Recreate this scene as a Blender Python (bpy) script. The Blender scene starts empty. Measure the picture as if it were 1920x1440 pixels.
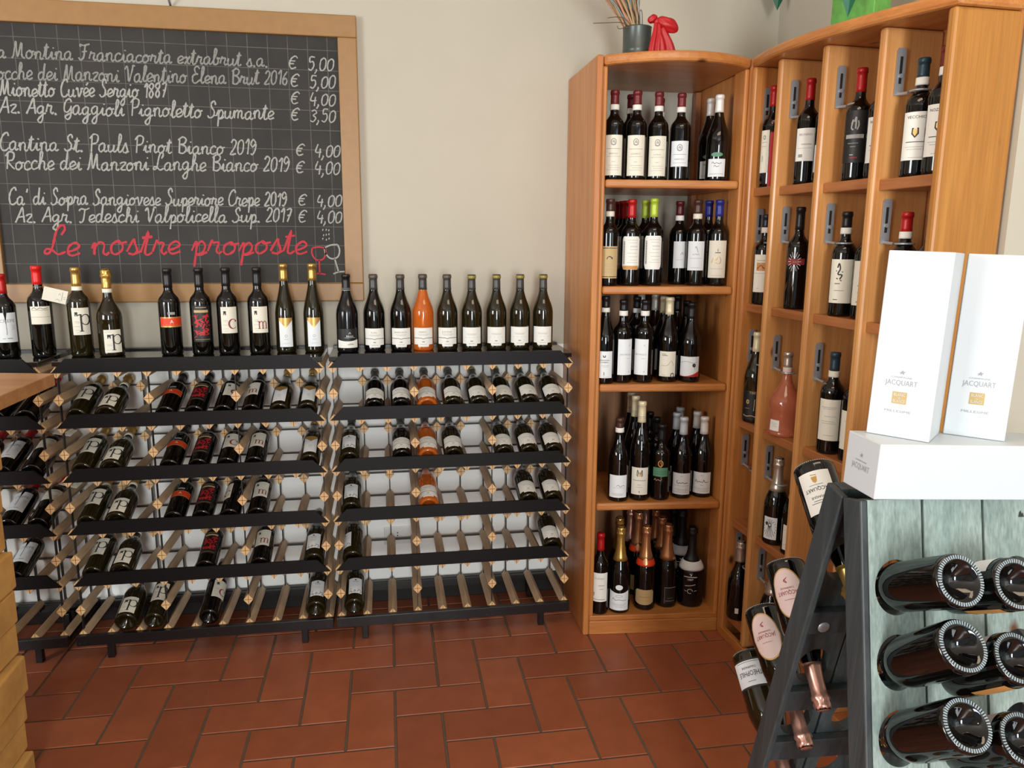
import bpy, math, random
from mathutils import Matrix, Vector, Euler
from math import sin, cos, pi, radians, sqrt, atan2

# ------------------------------------------------------------------ camera, sky, lamps, exposure
C = bpy.context.scene.collection
SC = bpy.context.scene
cam = bpy.data.cameras.new('camera')
camo = bpy.data.objects.new('camera', cam)
C.objects.link(camo)
cam.sensor_fit = 'HORIZONTAL'
cam.sensor_width = 36.0
cam.lens = 1432.27 * 36.0 / 1920.0
cam.clip_start = 0.05
_f = Vector((0.16021523, 0.96969781, -0.18443764)); _r = Vector((0.98679834, -0.16182833, 0.00637369)); _u = Vector((0.02366668, 0.18302392, 0.98282355))
_m = Matrix((_r, _u, -_f)).transposed().to_4x4()
_m.translation = Vector((0.2023, -2.8694, 1.4667))
camo.matrix_world = _m
SC.camera = camo
SC.view_settings.view_transform = 'Standard'
SC.view_settings.look = 'None'
SC.view_settings.gamma = 1.0
SC.view_settings.use_curve_mapping = False
SC.view_settings.exposure = -0.35

world = bpy.data.worlds.new('daylight'); SC.world = world
world.use_nodes = True
_bg = world.node_tree.nodes['Background']
_bg.inputs[0].default_value = (0.86, 0.92, 1.0, 1)
_bg.inputs[1].default_value = 0.5

def area(name, loc, target, sx, sy, power, col):
    l = bpy.data.lights.new(name, 'AREA'); l.shape = 'RECTANGLE'; l.size = sx; l.size_y = sy
    l.energy = power; l.color = col
    o = bpy.data.objects.new(name, l); C.objects.link(o)
    o.location = loc
    o.rotation_euler = (Vector(target) - Vector(loc)).to_track_quat('-Z', 'Y').to_euler()
    return o
area('shop_door_daylight', (0.25, -6.9, 1.5), (0.2, 0.0, 0.7), 0.8, 2.2, 290, (0.95, 0.99, 1.0))
area('added_side_fill', (-3.4, -3.4, 1.5), (1.2, -0.6, 0.8), 1.4, 1.6, 165, (0.94, 0.98, 1.0))  # fill light added at left to brighten right wall and shelf fronts
area('shop_window_daylight', (2.3, -4.4, 1.7), (0.9, -1.0, 0.8), 1.5, 1.6, 17, (0.70, 0.90, 1.0))
area('ceiling_lamp_glow', (1.0, -1.7, 2.85), (1.0, -1.2, 0.0), 1.2, 0.5, 14, (1.0, 0.8, 0.55))

# ------------------------------------------------------------------ materials
def lin(c):
    return tuple(((x / 255.0) / 12.92 if x / 255.0 <= 0.04045 else ((x / 255.0 + 0.055) / 1.055) ** 2.4) for x in c) + (1.0,)

def mat(name, rgb, rough=0.5, metal=0.0, coat=0.0, spec=0.5, trans=0.0, noise=0.0, nscale=60.0, bump=0.0):
    m = bpy.data.materials.new(name); m.use_nodes = True
    nt = m.node_tree; b = nt.nodes['Principled BSDF']
    col = lin(rgb)
    b.inputs['Base Color'].default_value = col
    b.inputs['Roughness'].default_value = rough
    b.inputs['Metallic'].default_value = metal
    b.inputs['Coat Weight'].default_value = coat
    b.inputs['Coat Roughness'].default_value = 0.08
    b.inputs['Specular IOR Level'].default_value = spec
    b.inputs['Transmission Weight'].default_value = trans
    if noise or bump:
        tc = nt.nodes.new('ShaderNodeTexCoord'); n = nt.nodes.new('ShaderNodeTexNoise')
        n.inputs['Scale'].default_value = nscale; n.inputs['Detail'].default_value = 4
        nt.links.new(tc.outputs['Object'], n.inputs['Vector'])
        if noise:
            r = nt.nodes.new('ShaderNodeValToRGB')
            r.color_ramp.elements[0].position = 0.3; r.color_ramp.elements[1].position = 0.7
            r.color_ramp.elements[0].color = tuple(x * (1 - noise) for x in col[:3]) + (1,)
            r.color_ramp.elements[1].color = tuple(min(1, x * (1 + noise)) for x in col[:3]) + (1,)
            nt.links.new(n.outputs['Fac'], r.inputs['Fac']); nt.links.new(r.outputs['Color'], b.inputs['Base Color'])
        if bump:
            bp = nt.nodes.new('ShaderNodeBump'); bp.inputs['Strength'].default_value = bump; bp.inputs['Distance'].default_value = 0.004
            nt.links.new(n.outputs['Fac'], bp.inputs['Height']); nt.links.new(bp.outputs['Normal'], b.inputs['Normal'])
    return m

def wood(name, c1, c2, axis, grain=26.0, along=1.6, rough=0.38, coat=0.15, knots=True, contrast=0.25, fine=0.25):
    m = bpy.data.materials.new(name); m.use_nodes = True
    nt = m.node_tree; L = nt.links; N = nt.nodes
    b = N['Principled BSDF']; b.inputs['Roughness'].default_value = rough
    b.inputs['Coat Weight'].default_value = coat; b.inputs['Coat Roughness'].default_value = 0.15
    tc = N.new('ShaderNodeTexCoord'); mp = N.new('ShaderNodeMapping')
    s = [grain] * 3; s[axis] = along
    mp.inputs['Scale'].default_value = s
    L.new(tc.outputs['Object'], mp.inputs['Vector'])
    n = N.new('ShaderNodeTexNoise'); n.inputs['Scale'].default_value = 1.0; n.inputs['Detail'].default_value = 5; n.inputs['Distortion'].default_value = 0.7
    L.new(mp.outputs['Vector'], n.inputs['Vector'])
    r = N.new('ShaderNodeValToRGB')
    r.color_ramp.elements[0].position = 0.5 - contrast; r.color_ramp.elements[1].position = 0.5 + contrast
    r.color_ramp.elements[0].color = lin(c2); r.color_ramp.elements[1].color = lin(c1)
    L.new(n.outputs['Fac'], r.inputs['Fac'])
    mp2 = N.new('ShaderNodeMapping'); s2 = [grain * 7] * 3; s2[axis] = along * 3
    mp2.inputs['Scale'].default_value = s2; L.new(tc.outputs['Object'], mp2.inputs['Vector'])
    n2 = N.new('ShaderNodeTexNoise'); n2.inputs['Scale'].default_value = 1.0; n2.inputs['Detail'].default_value = 2
    L.new(mp2.outputs['Vector'], n2.inputs['Vector'])
    mx = N.new('ShaderNodeMixRGB'); mx.blend_type = 'OVERLAY'; mx.inputs[0].default_value = fine
    L.new(r.outputs['Color'], mx.inputs[1]); L.new(n2.outputs['Fac'], mx.inputs[2])
    out = mx.outputs['Color']
    if knots:
        mp3 = N.new('ShaderNodeMapping'); s3 = [6.0] * 3; s3[axis] = 3.4
        mp3.inputs['Scale'].default_value = s3; L.new(tc.outputs['Object'], mp3.inputs['Vector'])
        v = N.new('ShaderNodeTexVoronoi'); v.inputs['Scale'].default_value = 1.0
        L.new(mp3.outputs['Vector'], v.inputs['Vector'])
        kr = N.new('ShaderNodeValToRGB'); kr.color_ramp.elements[0].position = 0.03; kr.color_ramp.elements[1].position = 0.085
        kr.color_ramp.elements[0].color = (1, 1, 1, 1); kr.color_ramp.elements[1].color = (0, 0, 0, 1)
        L.new(v.outputs['Distance'], kr.inputs['Fac'])
        mk = N.new('ShaderNodeMixRGB'); mk.inputs[2].default_value = lin((92, 48, 18))
        L.new(kr.outputs['Color'], mk.inputs[0]); L.new(out, mk.inputs[1]); out = mk.outputs['Color']
    L.new(out, b.inputs['Base Color'])
    bp = N.new('ShaderNodeBump'); bp.inputs['Strength'].default_value = 0.12; bp.inputs['Distance'].default_value = 0.002
    L.new(n2.outputs['Fac'], bp.inputs['Height']); L.new(bp.outputs['Normal'], b.inputs['Normal'])
    return m

PINE1, PINE2 = (202, 138, 74), (174, 104, 48)
M = {}
M['pine_x'] = wood('pine_board_x', PINE1, PINE2, 0)
M['pine_y'] = wood('pine_board_y', PINE1, PINE2, 1)
M['pine_z'] = wood('pine_board_z', PINE1, PINE2, 2)
M['pine_dark'] = wood('pine_shelf_stained', (180, 116, 68), (154, 92, 50), 1)
M['pine_back'] = wood('stained_back_board', (152, 108, 72), (122, 82, 52), 2)
M['pine_end'] = wood('pine_end_panel', (186, 130, 60), (164, 106, 44), 2)
M['pine_light'] = wood('pine_side_pale', (216, 160, 98), (194, 130, 72), 2)
M['bar'] = wood('rack_bar_wood', (206, 178, 146), (172, 144, 112), 1, grain=60, along=4, rough=0.6, coat=0.0, knots=False)
M['grey_plank'] = wood('grey_stained_plank', (160, 175, 168), (112, 130, 124), 2, grain=30, along=1.5, rough=0.55, coat=0.0, knots=True, contrast=0.3, fine=0.5)
M['grey_dark'] = wood('dark_grey_stained_wood', (62, 68, 70), (40, 45, 47), 2, grain=30, along=1.5, rough=0.5, coat=0.0, knots=False, fine=0.4)
M['grey_inner'] = wood('dark_grey_board', (78, 88, 90), (52, 60, 62), 2, grain=26, along=2, rough=0.55, coat=0.0, knots=False, fine=0.5)
M['frame'] = mat('ochre_painted_frame', (150, 110, 60), 0.42, noise=0.06, nscale=30)
M['counter'] = wood('counter_top_wood', (196, 146, 92), (166, 112, 62), 0, grain=22, along=2.5, knots=False)
M['black'] = mat('black_lacquered_metal', (20, 17, 19), 0.32, spec=0.5)
M['strip'] = mat('dark_lacquered_strip', (16, 12, 14), 0.45, spec=0.2)
M['strap'] = mat('dark_steel_strap', (40, 38, 36), 0.45, metal=0.3)
M['steel'] = mat('brushed_steel', (168, 172, 176), 0.38, metal=0.55)
M['screw'] = mat('screw_zinc', (225, 225, 225), 0.3, metal=0.6)
M['shelftop'] = mat('smoked_glossy_shelf', (30, 25, 23), 0.05, spec=1.0, coat=0.6)
M['glass_dark'] = mat('dark_bottle_glass', (9, 8, 7), 0.045, spec=0.6)
M['glass_olive'] = mat('olive_bottle_glass', (30, 25, 9), 0.045, spec=0.6)
M['glass_black'] = mat('matt_black_bottle', (10, 11, 14), 0.14, spec=0.5)
M['glass_orange'] = mat('orange_wine_glass', (246, 132, 46), 0.05, spec=0.6, trans=0.6)
M['glass_rose'] = mat('rose_wine_glass', (232, 140, 104), 0.05, spec=0.6, trans=0.6)
M['knurl_glint'] = mat('knurled_glass_glint', (150, 162, 168), 0.22, spec=0.8)  # pale grey stands in for reflections on the knurls of dark glass
CAPS = {'red': (176, 24, 26), 'bright_red': (214, 26, 24), 'maroon': (112, 36, 40), 'gold': (196, 158, 84), 'matt_black': (26, 25, 26), 'white': (232, 230, 224),
        'brown': (74, 48, 40), 'lime': (176, 196, 62), 'wine': (84, 24, 28), 'blue': (38, 46, 130), 'cream': (226, 214, 176), 'grey': (196, 192, 182), 'paleblue': (206, 216, 222),
        'rosegold': (206, 150, 104), 'pinkgold': (222, 170, 152), 'silver': (206, 198, 186), 'teal': (38, 62, 74), 'navy': (30, 34, 54), 'ash': (92, 84, 74), 'olivegold': (150, 136, 62), 'blackfoil': (24, 24, 26), 'slate': (66, 66, 64)}
for k, v in CAPS.items():
    foil = k in ('gold', 'rosegold', 'pinkgold', 'silver')
    M['cap_' + k] = mat('capsule_' + k, v, 0.3 if foil else 0.38, metal=0.75 if foil else 0.15)
M['paper'] = mat('label_paper_white', (232, 230, 222), 0.65)
M['cream'] = mat('label_paper_cream', (228, 223, 206), 0.65)
M['cool'] = mat('label_paper_cool', (226, 230, 232), 0.65)
M['tan'] = mat('label_paper_tan', (190, 164, 116), 0.65)
M['black_label'] = mat('label_black', (24, 23, 23), 0.5)
M['ink'] = mat('label_ink', (44, 42, 42), 0.6)
M['ink_grey'] = mat('label_ink_grey', (150, 148, 144), 0.6)
M['ink_red'] = mat('label_ink_red', (140, 40, 48), 0.6)
M['label_orange'] = mat('label_orange', (222, 62, 26), 0.5)
M['label_gold'] = mat('label_gold', (200, 158, 90), 0.35, metal=0.5)
M['label_green'] = mat('label_green', (86, 140, 108), 0.5)
M['label_pink'] = mat('label_pink', (222, 196, 190), 0.5)
M['label_teal'] = mat('label_teal', (54, 98, 104), 0.5)
M['label_amber'] = mat('label_amber', (196, 138, 70), 0.5)
M['label_red'] = mat('label_red', (190, 34, 38), 0.5)
M['box'] = mat('white_gift_box_card', (206, 211, 214), 0.42)
M['box_grey'] = mat('box_print_grey', (150, 154, 156), 0.5)
M['box_gold'] = mat('box_print_gold', (186, 160, 100), 0.45)
M['chalk'] = mat('white_chalk', (156, 156, 150), 0.95, noise=0.35, nscale=400)
M['chalk_dim'] = mat('faint_white_chalk', (134, 134, 128), 0.95, noise=0.35, nscale=400)
M['chalk_red'] = mat('red_chalk', (180, 54, 64), 0.95, noise=0.25, nscale=400)
M['zinc'] = mat('dark_zinc_pot', (76, 82, 78), 0.35, metal=0.4)
M['bow'] = mat('red_fabric_bow', (178, 22, 28), 0.45)
M['straw'] = mat('dried_grass_straw', (176, 146, 106), 0.8)
M['straw_pink'] = mat('dried_grass_pinkish', (190, 138, 108), 0.8)
M['straw_blue'] = mat('dried_grass_bluegrey', (120, 144, 148), 0.8)
M['straw_dark'] = mat('dried_grass_dark', (104, 82, 54), 0.8)
M['green_bag'] = mat('green_paper', (96, 160, 74), 0.5, noise=0.15, nscale=50)
M['green_foil'] = mat('green_foil', (18, 92, 62), 0.3)
M['plastic_white'] = mat('white_plastic', (222, 222, 218), 0.4)
M['stone'] = mat('sandstone', (206, 158, 86), 0.85, noise=0.22, nscale=9, bump=0.9)
M['dark_floorboard'] = mat('black_skirting', (24, 20, 19), 0.5)
M['plaster'] = mat('cream_plaster', (188, 181, 165), 0.8, noise=0.025, nscale=3)
M['wall_lit'] = mat('back_wall_lit_white', (240, 240, 236), 0.7, noise=0.02, nscale=4)  # whiter than the plaster to put brighter light behind the racks into colour
M['plaster_white'] = mat('white_plaster', (226, 224, 218), 0.8, noise=0.02, nscale=3)

def chalkboard_mat():
    m = bpy.data.materials.new('chalkboard_slate'); m.use_nodes = True
    nt = m.node_tree; N = nt.nodes; L = nt.links; b = N['Principled BSDF']
    b.inputs['Roughness'].default_value = 0.75
    tc = N.new('ShaderNodeTexCoord'); sx = N.new('ShaderNodeSeparateXYZ'); L.new(tc.outputs['Object'], sx.inputs[0])
    def grid(sock, p, w):
        a = N.new('ShaderNodeMath'); a.operation = 'PINGPONG'; a.inputs[1].default_value = p / 2; L.new(sock, a.inputs[0])
        c = N.new('ShaderNodeMath'); c.operation = 'LESS_THAN'; c.inputs[1].default_value = w; L.new(a.outputs[0], c.inputs[0]); return c.outputs[0]
    g1 = grid(sx.outputs['X'], 0.0735, 0.0011); g2 = grid(sx.outputs['Z'], 0.0735, 0.0011)
    mx = N.new('ShaderNodeMath'); mx.operation = 'MAXIMUM'; L.new(g1, mx.inputs[0]); L.new(g2, mx.inputs[1])
    n = N.new('ShaderNodeTexNoise'); n.inputs['Scale'].default_value = 5; n.inputs['Detail'].default_value = 6; L.new(tc.outputs['Object'], n.inputs['Vector'])
    r = N.new('ShaderNodeValToRGB'); r.color_ramp.elements[0].position = 0.3; r.color_ramp.elements[1].position = 0.75
    r.color_ramp.elements[0].color = lin((36, 34, 32)); r.color_ramp.elements[1].color = lin((52, 48, 44)); L.new(n.outputs['Fac'], r.inputs['Fac'])
    n2 = N.new('ShaderNodeTexNoise'); n2.inputs['Scale'].default_value = 14; L.new(tc.outputs['Object'], n2.inputs['Vector'])
    mm = N.new('ShaderNodeMath'); mm.operation = 'MULTIPLY'; L.new(mx.outputs[0], mm.inputs[0]); L.new(n2.outputs['Fac'], mm.inputs[1])
    mc = N.new('ShaderNodeMixRGB'); mc.inputs[2].default_value = lin((116, 114, 108)); L.new(mm.outputs[0], mc.inputs[0]); L.new(r.outputs['Color'], mc.inputs[1])
    L.new(mc.outputs['Color'], b.inputs['Base Color'])
    return m
M['slate'] = chalkboard_mat()

def bar_mat():                                            # end grain of a rack bar: paler, with a saw kerf cross
    m = bpy.data.materials.new('rack_bar_end_grain'); m.use_nodes = True
    nt = m.node_tree; N = nt.nodes; L = nt.links; b = N['Principled BSDF']; b.inputs['Roughness'].default_value = 0.6
    tc = N.new('ShaderNodeTexCoord'); sx = N.new('ShaderNodeSeparateXYZ'); L.new(tc.outputs['Object'], sx.inputs[0])
    res = []
    for k in ('X', 'Z'):
        a = N.new('ShaderNodeMath'); a.operation = 'ABSOLUTE'; L.new(sx.outputs[k], a.inputs[0])
        c = N.new('ShaderNodeMath'); c.operation = 'LESS_THAN'; c.inputs[1].default_value = 0.0009; L.new(a.outputs[0], c.inputs[0]); res.append(c.outputs[0])
    mx = N.new('ShaderNodeMath'); mx.operation = 'MAXIMUM'; L.new(res[0], mx.inputs[0]); L.new(res[1], mx.inputs[1])
    n = N.new('ShaderNodeTexNoise'); n.inputs['Scale'].default_value = 120; L.new(tc.outputs['Object'], n.inputs['Vector'])
    r = N.new('ShaderNodeValToRGB'); r.color_ramp.elements[0].color = lin((206, 160, 106)); r.color_ramp.elements[1].color = lin((236, 196, 142)); L.new(n.outputs['Fac'], r.inputs['Fac'])
    mc = N.new('ShaderNodeMixRGB'); mc.inputs[2].default_value = lin((84, 54, 34)); L.new(mx.outputs[0], mc.inputs[0]); L.new(r.outputs['Color'], mc.inputs[1])
    L.new(mc.outputs['Color'], b.inputs['Base Color']); return m
M['bar_end'] = bar_mat()

def floor_mat():
    m = bpy.data.materials.new('terracotta_tile'); m.use_nodes = True
    nt = m.node_tree; N = nt.nodes; L = nt.links; b = N['Principled BSDF']
    b.inputs['Roughness'].default_value = 0.34
    g = N.new('ShaderNodeNewGeometry'); r = N.new('ShaderNodeValToRGB'); L.new(g.outputs['Random Per Island'], r.inputs['Fac'])
    r.color_ramp.elements[0].color = lin((146, 80, 52)); r.color_ramp.elements[1].color = lin((166, 94, 62))
    tc = N.new('ShaderNodeTexCoord'); n = N.new('ShaderNodeTexNoise'); n.inputs['Scale'].default_value = 14; n.inputs['Detail'].default_value = 6
    L.new(tc.outputs['Object'], n.inputs['Vector'])
    mx = N.new('ShaderNodeMixRGB'); mx.blend_type = 'OVERLAY'; mx.inputs[0].default_value = 0.22; L.new(r.outputs['Color'], mx.inputs[1]); L.new(n.outputs['Fac'], mx.inputs[2])
    L.new(mx.outputs['Color'], b.inputs['Base Color'])
    bp = N.new('ShaderNodeBump'); bp.inputs['Strength'].default_value = 0.08; bp.inputs['Distance'].default_value = 0.01
    L.new(n.outputs['Fac'], bp.inputs['Height']); L.new(bp.outputs['Normal'], b.inputs['Normal'])
    return m
M['tile'] = floor_mat()
M['grout'] = mat('grey_grout', (98, 86, 72), 0.9, noise=0.1, nscale=80)

# ------------------------------------------------------------------ mesh helpers
class MB:
    def __init__(s): s.v = []; s.f = []; s.m = []
    def add(s, v, f, m=0):
        o = len(s.v); s.v += [tuple(p) for p in v]; s.f += [tuple(i + o for i in q) for q in f]; s.m += [m] * len(f)
    def box(s, x0, y0, z0, x1, y1, z1, m=0, T=None):
        v = [(x, y, z) for x in (x0, x1) for y in (y0, y1) for z in (z0, z1)]
        if T is not None: v = [T @ Vector(p) for p in v]
        s.add(v, [(0, 1, 3, 2), (4, 6, 7, 5), (0, 4, 5, 1), (2, 3, 7, 6), (0, 2, 6, 4), (1, 5, 7, 3)], m); return s
    def prism(s, poly, z0, z1, m=0, ax='z'):
        n = len(poly)
        def P(a, b, c): return {'z': (a, b, c), 'y': (a, c, b), 'x': (c, a, b)}[ax]
        v = [P(a, b, z0) for a, b in poly] + [P(a, b, z1) for a, b in poly]
        f = [tuple(range(n))[::-1], tuple(range(n, 2 * n))] + [(i, (i + 1) % n, n + (i + 1) % n, n + i) for i in range(n)]
        s.add(v, f, m); return s
    def lathe(s, prof, seg=28, m=0, rf=None):
        v = []; f = []; rings = []
        for r, z in prof:
            if r < 1e-6: rings.append([len(v)]); v.append((0, 0, z))
            else:
                ring = []
                for k in range(seg):
                    a = 2 * pi * k / seg; rr = r if rf is None else rf(r, z, a)
                    ring.append(len(v)); v.append((rr * sin(a), -rr * cos(a), z))
                rings.append(ring)
        for A, B in zip(rings, rings[1:]):
            if len(A) == 1 and len(B) == 1: continue
            for k in range(seg):
                k2 = (k + 1) % seg
                if len(A) == 1: f.append((A[0], B[k2], B[k]))
                elif len(B) == 1: f.append((A[k], A[k2], B[0]))
                else: f.append((A[k], A[k2], B[k2], B[k]))
        s.add(v, f, m); return s
    def tube(s, pts, r, seg=8, m=0, cap=True):
        pts = [Vector(p) for p in pts]; n = len(pts); rr = r if isinstance(r, (list, tuple)) else [r] * n
        v = []; f = []; up = Vector((0.13, 0.21, 0.97)); prev = None
        for i, p in enumerate(pts):
            d = (pts[min(i + 1, n - 1)] - pts[max(i - 1, 0)]).normalized()
            a = (prev - d * prev.dot(d)) if prev is not None else d.cross(up)
            if a.length < 1e-5: a = d.orthogonal()
            a.normalize(); prev = a; b = d.cross(a)
            for k in range(seg):
                t = 2 * pi * k / seg; v.append(p + (a * cos(t) + b * sin(t)) * rr[i])
        for i in range(n - 1):
            for k in range(seg):
                k2 = (k + 1) % seg; f.append((i * seg + k, i * seg + k2, (i + 1) * seg + k2, (i + 1) * seg + k))
        if cap: f.append(tuple(range(seg))[::-1]); f.append(tuple((n - 1) * seg + k for k in range(seg)))
        s.add(v, f, m); return s
    def build(s, name, mats, parent=None, smooth=False, off=None, bevel=0.0, flip=False):
        me = bpy.data.meshes.new(name)
        vv = s.v if off is None else [(a - off[0], b - off[1], c - off[2]) for a, b, c in s.v]
        me.from_pydata(vv, [], s.f if not flip else [q[::-1] for q in s.f])
        for mm in (mats if isinstance(mats, (list, tuple)) else [mats]): me.materials.append(mm if not isinstance(mm, str) else M[mm])
        for p, i in zip(me.polygons, s.m): p.material_index = i; p.use_smooth = smooth
        me.validate(); me.update()
        o = bpy.data.objects.new(name, me); C.objects.link(o)
        if parent is not None: o.parent = parent
        if bevel:
            b = o.modifiers.new('bevel', 'BEVEL'); b.width = bevel; b.segments = 2; b.limit_method = 'ANGLE'; b.angle_limit = radians(40)
        return o

def empty(name, loc=(0, 0, 0), rot=(0, 0, 0)):
    o = bpy.data.objects.new(name, None); C.objects.link(o); o.location = loc; o.rotation_euler = rot; o.empty_display_size = 0.05
    return o
def tag(o, label, cat, group=None):
    o['label'] = label; o['category'] = cat
    if group: o['group'] = group
    return o
def struct(o): o['kind'] = 'structure'; return o
def dup(o, parent=None):
    c = o.copy(); C.objects.link(c)
    if parent is not None: c.parent = parent
    for ch in list(o.children): dup(ch, c)
    return c
def boxpart(name, mt, parent, a, b, bevel=0.003, off=None):
    return MB().box(a[0], a[1], a[2], b[0], b[1], b[2]).build(name, mt, parent, off=off, bevel=bevel)

def crom(pts, n=5, closed=False):
    if len(pts) < 3: return [Vector(p) for p in pts]
    P = [Vector(p) for p in pts]; out = []
    for i in range(len(P) - 1):
        p0 = P[max(i - 1, 0)]; p1 = P[i]; p2 = P[i + 1]; p3 = P[min(i + 2, len(P) - 1)]
        for k in range(n):
            t = k / n
            out.append(0.5 * ((2 * p1) + (-p0 + p2) * t + (2 * p0 - 5 * p1 + 4 * p2 - p3) * t * t + (-p0 + 3 * p1 - 3 * p2 + p3) * t ** 3))
    out.append(P[-1]); return out

def ribbon2d(pts, w):
    """flat stroke along a 2d polyline; w one width or one per point -> (verts, quads)"""
    P = [Vector((p[0], p[1])) for p in pts]; n = len(P); v = []; f = []
    ww = w if isinstance(w, (list, tuple)) else [w] * n
    for i, p in enumerate(P):
        d = P[min(i + 1, n - 1)] - P[max(i - 1, 0)]
        if d.length < 1e-9: d = Vector((1, 0))
        d.normalize(); q = Vector((-d.y, d.x)) * ww[i] / 2
        v += [tuple(p + q), tuple(p - q)]
    for i in range(n - 1): f.append((2 * i, 2 * i + 1, 2 * i + 3, 2 * i + 2))
    return v, f

_tc = {}
def text2d(s):
    """outline font letters -> (verts2d, faces, width, cap height) with size 1"""
    if s in _tc: return _tc[s]
    cu = bpy.data.curves.new('t', 'FONT'); cu.body = s; cu.resolution_u = 2
    o = bpy.data.objects.new('t', cu); C.objects.link(o)
    bpy.context.view_layer.update()
    me = bpy.data.meshes.new_from_object(o.evaluated_get(bpy.context.evaluated_depsgraph_get()))
    v = [(p.co.x, p.co.y) for p in me.vertices]; f = [tuple(p.vertices) for p in me.polygons]
    bpy.data.objects.remove(o); bpy.data.curves.remove(cu); bpy.data.meshes.remove(me)
    x0 = min(p[0] for p in v); x1 = max(p[0] for p in v)
    _tc[s] = ([(a - (x0 + x1) / 2, b) for a, b in v], f, x1 - x0)
    return _tc[s]

# ------------------------------------------------------------------ setting
FZ = -0.10
X0, Y0, U = 0.045, -0.378, 0.1553
fm = MB(); fm.add([(-4, -7, FZ - .004), (3, -7, FZ - .004), (3, .6, FZ - .004), (-4, .6, FZ - .004)], [(0, 1, 2, 3)], 1)
for i in range(-26, 14):
    for j in range(-30, 7):
        k = (i + j) % 4
        g = 0.0035
        if k == 0: a = (X0 + i * U, Y0 + j * U, X0 + (i + 2) * U, Y0 + (j + 1) * U)
        elif k == 2: a = (X0 + i * U, Y0 + j * U, X0 + (i + 1) * U, Y0 + (j + 2) * U)
        else: continue
        x0, y0, x1, y1 = a[0] + g, a[1] + g, a[2] - g, a[3] - g; b = 0.002
        v = [(x0 + b, y0 + b, FZ), (x1 - b, y0 + b, FZ), (x1 - b, y1 - b, FZ), (x0 + b, y1 - b, FZ), (x0, y0, FZ - .0025), (x1, y0, FZ - .0025), (x1, y1, FZ - .0025), (x0, y1, FZ - .0025)]
        fm.add(v, [(0, 1, 2, 3), (0, 4, 5, 1), (1, 5, 6, 2), (2, 6, 7, 3), (3, 7, 4, 0)], 0)
struct(fm.build('floor', ['tile', 'grout']))
WY = 0.33
mb = MB(); mb.box(-4, WY, FZ - .1, 1.87, WY + .12, 2.9); struct(mb.build('wall_back', 'plaster'))
mb = MB(); mb.prism([(1.862, .45), (1.757, -1.126), (2.95, -1.126), (2.95, .45)], FZ - .1, 2.9); struct(mb.build('wall_right', 'plaster'))
mb = MB(); mb.box(-4.12, -7, FZ - .1, -4, WY + .12, 2.9); struct(mb.build('wall_left', 'plaster'))
mb = MB(); mb.box(2.95, -7, FZ - .1, 3.05, WY + .12, 2.9); struct(mb.build('wall_far_right', 'plaster'))
mb = MB(); mb.box(-4.12, -7, 2.9, 3, WY + .12, 3.0); struct(mb.build('ceiling', 'plaster_white'))
mb = MB(); mb.box(-4, WY - .003, FZ, .955, WY, 1.03); struct(mb.build('lit_wall_sheet_1', 'wall_lit'))  # thin sheet over the same wall, its paleness stands in for light
mb = MB(); mb.box(-4, WY - .014, FZ, 0.955, WY, -.012); struct(mb.build('baseboard_back', 'dark_floorboard', bevel=.003))

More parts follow.
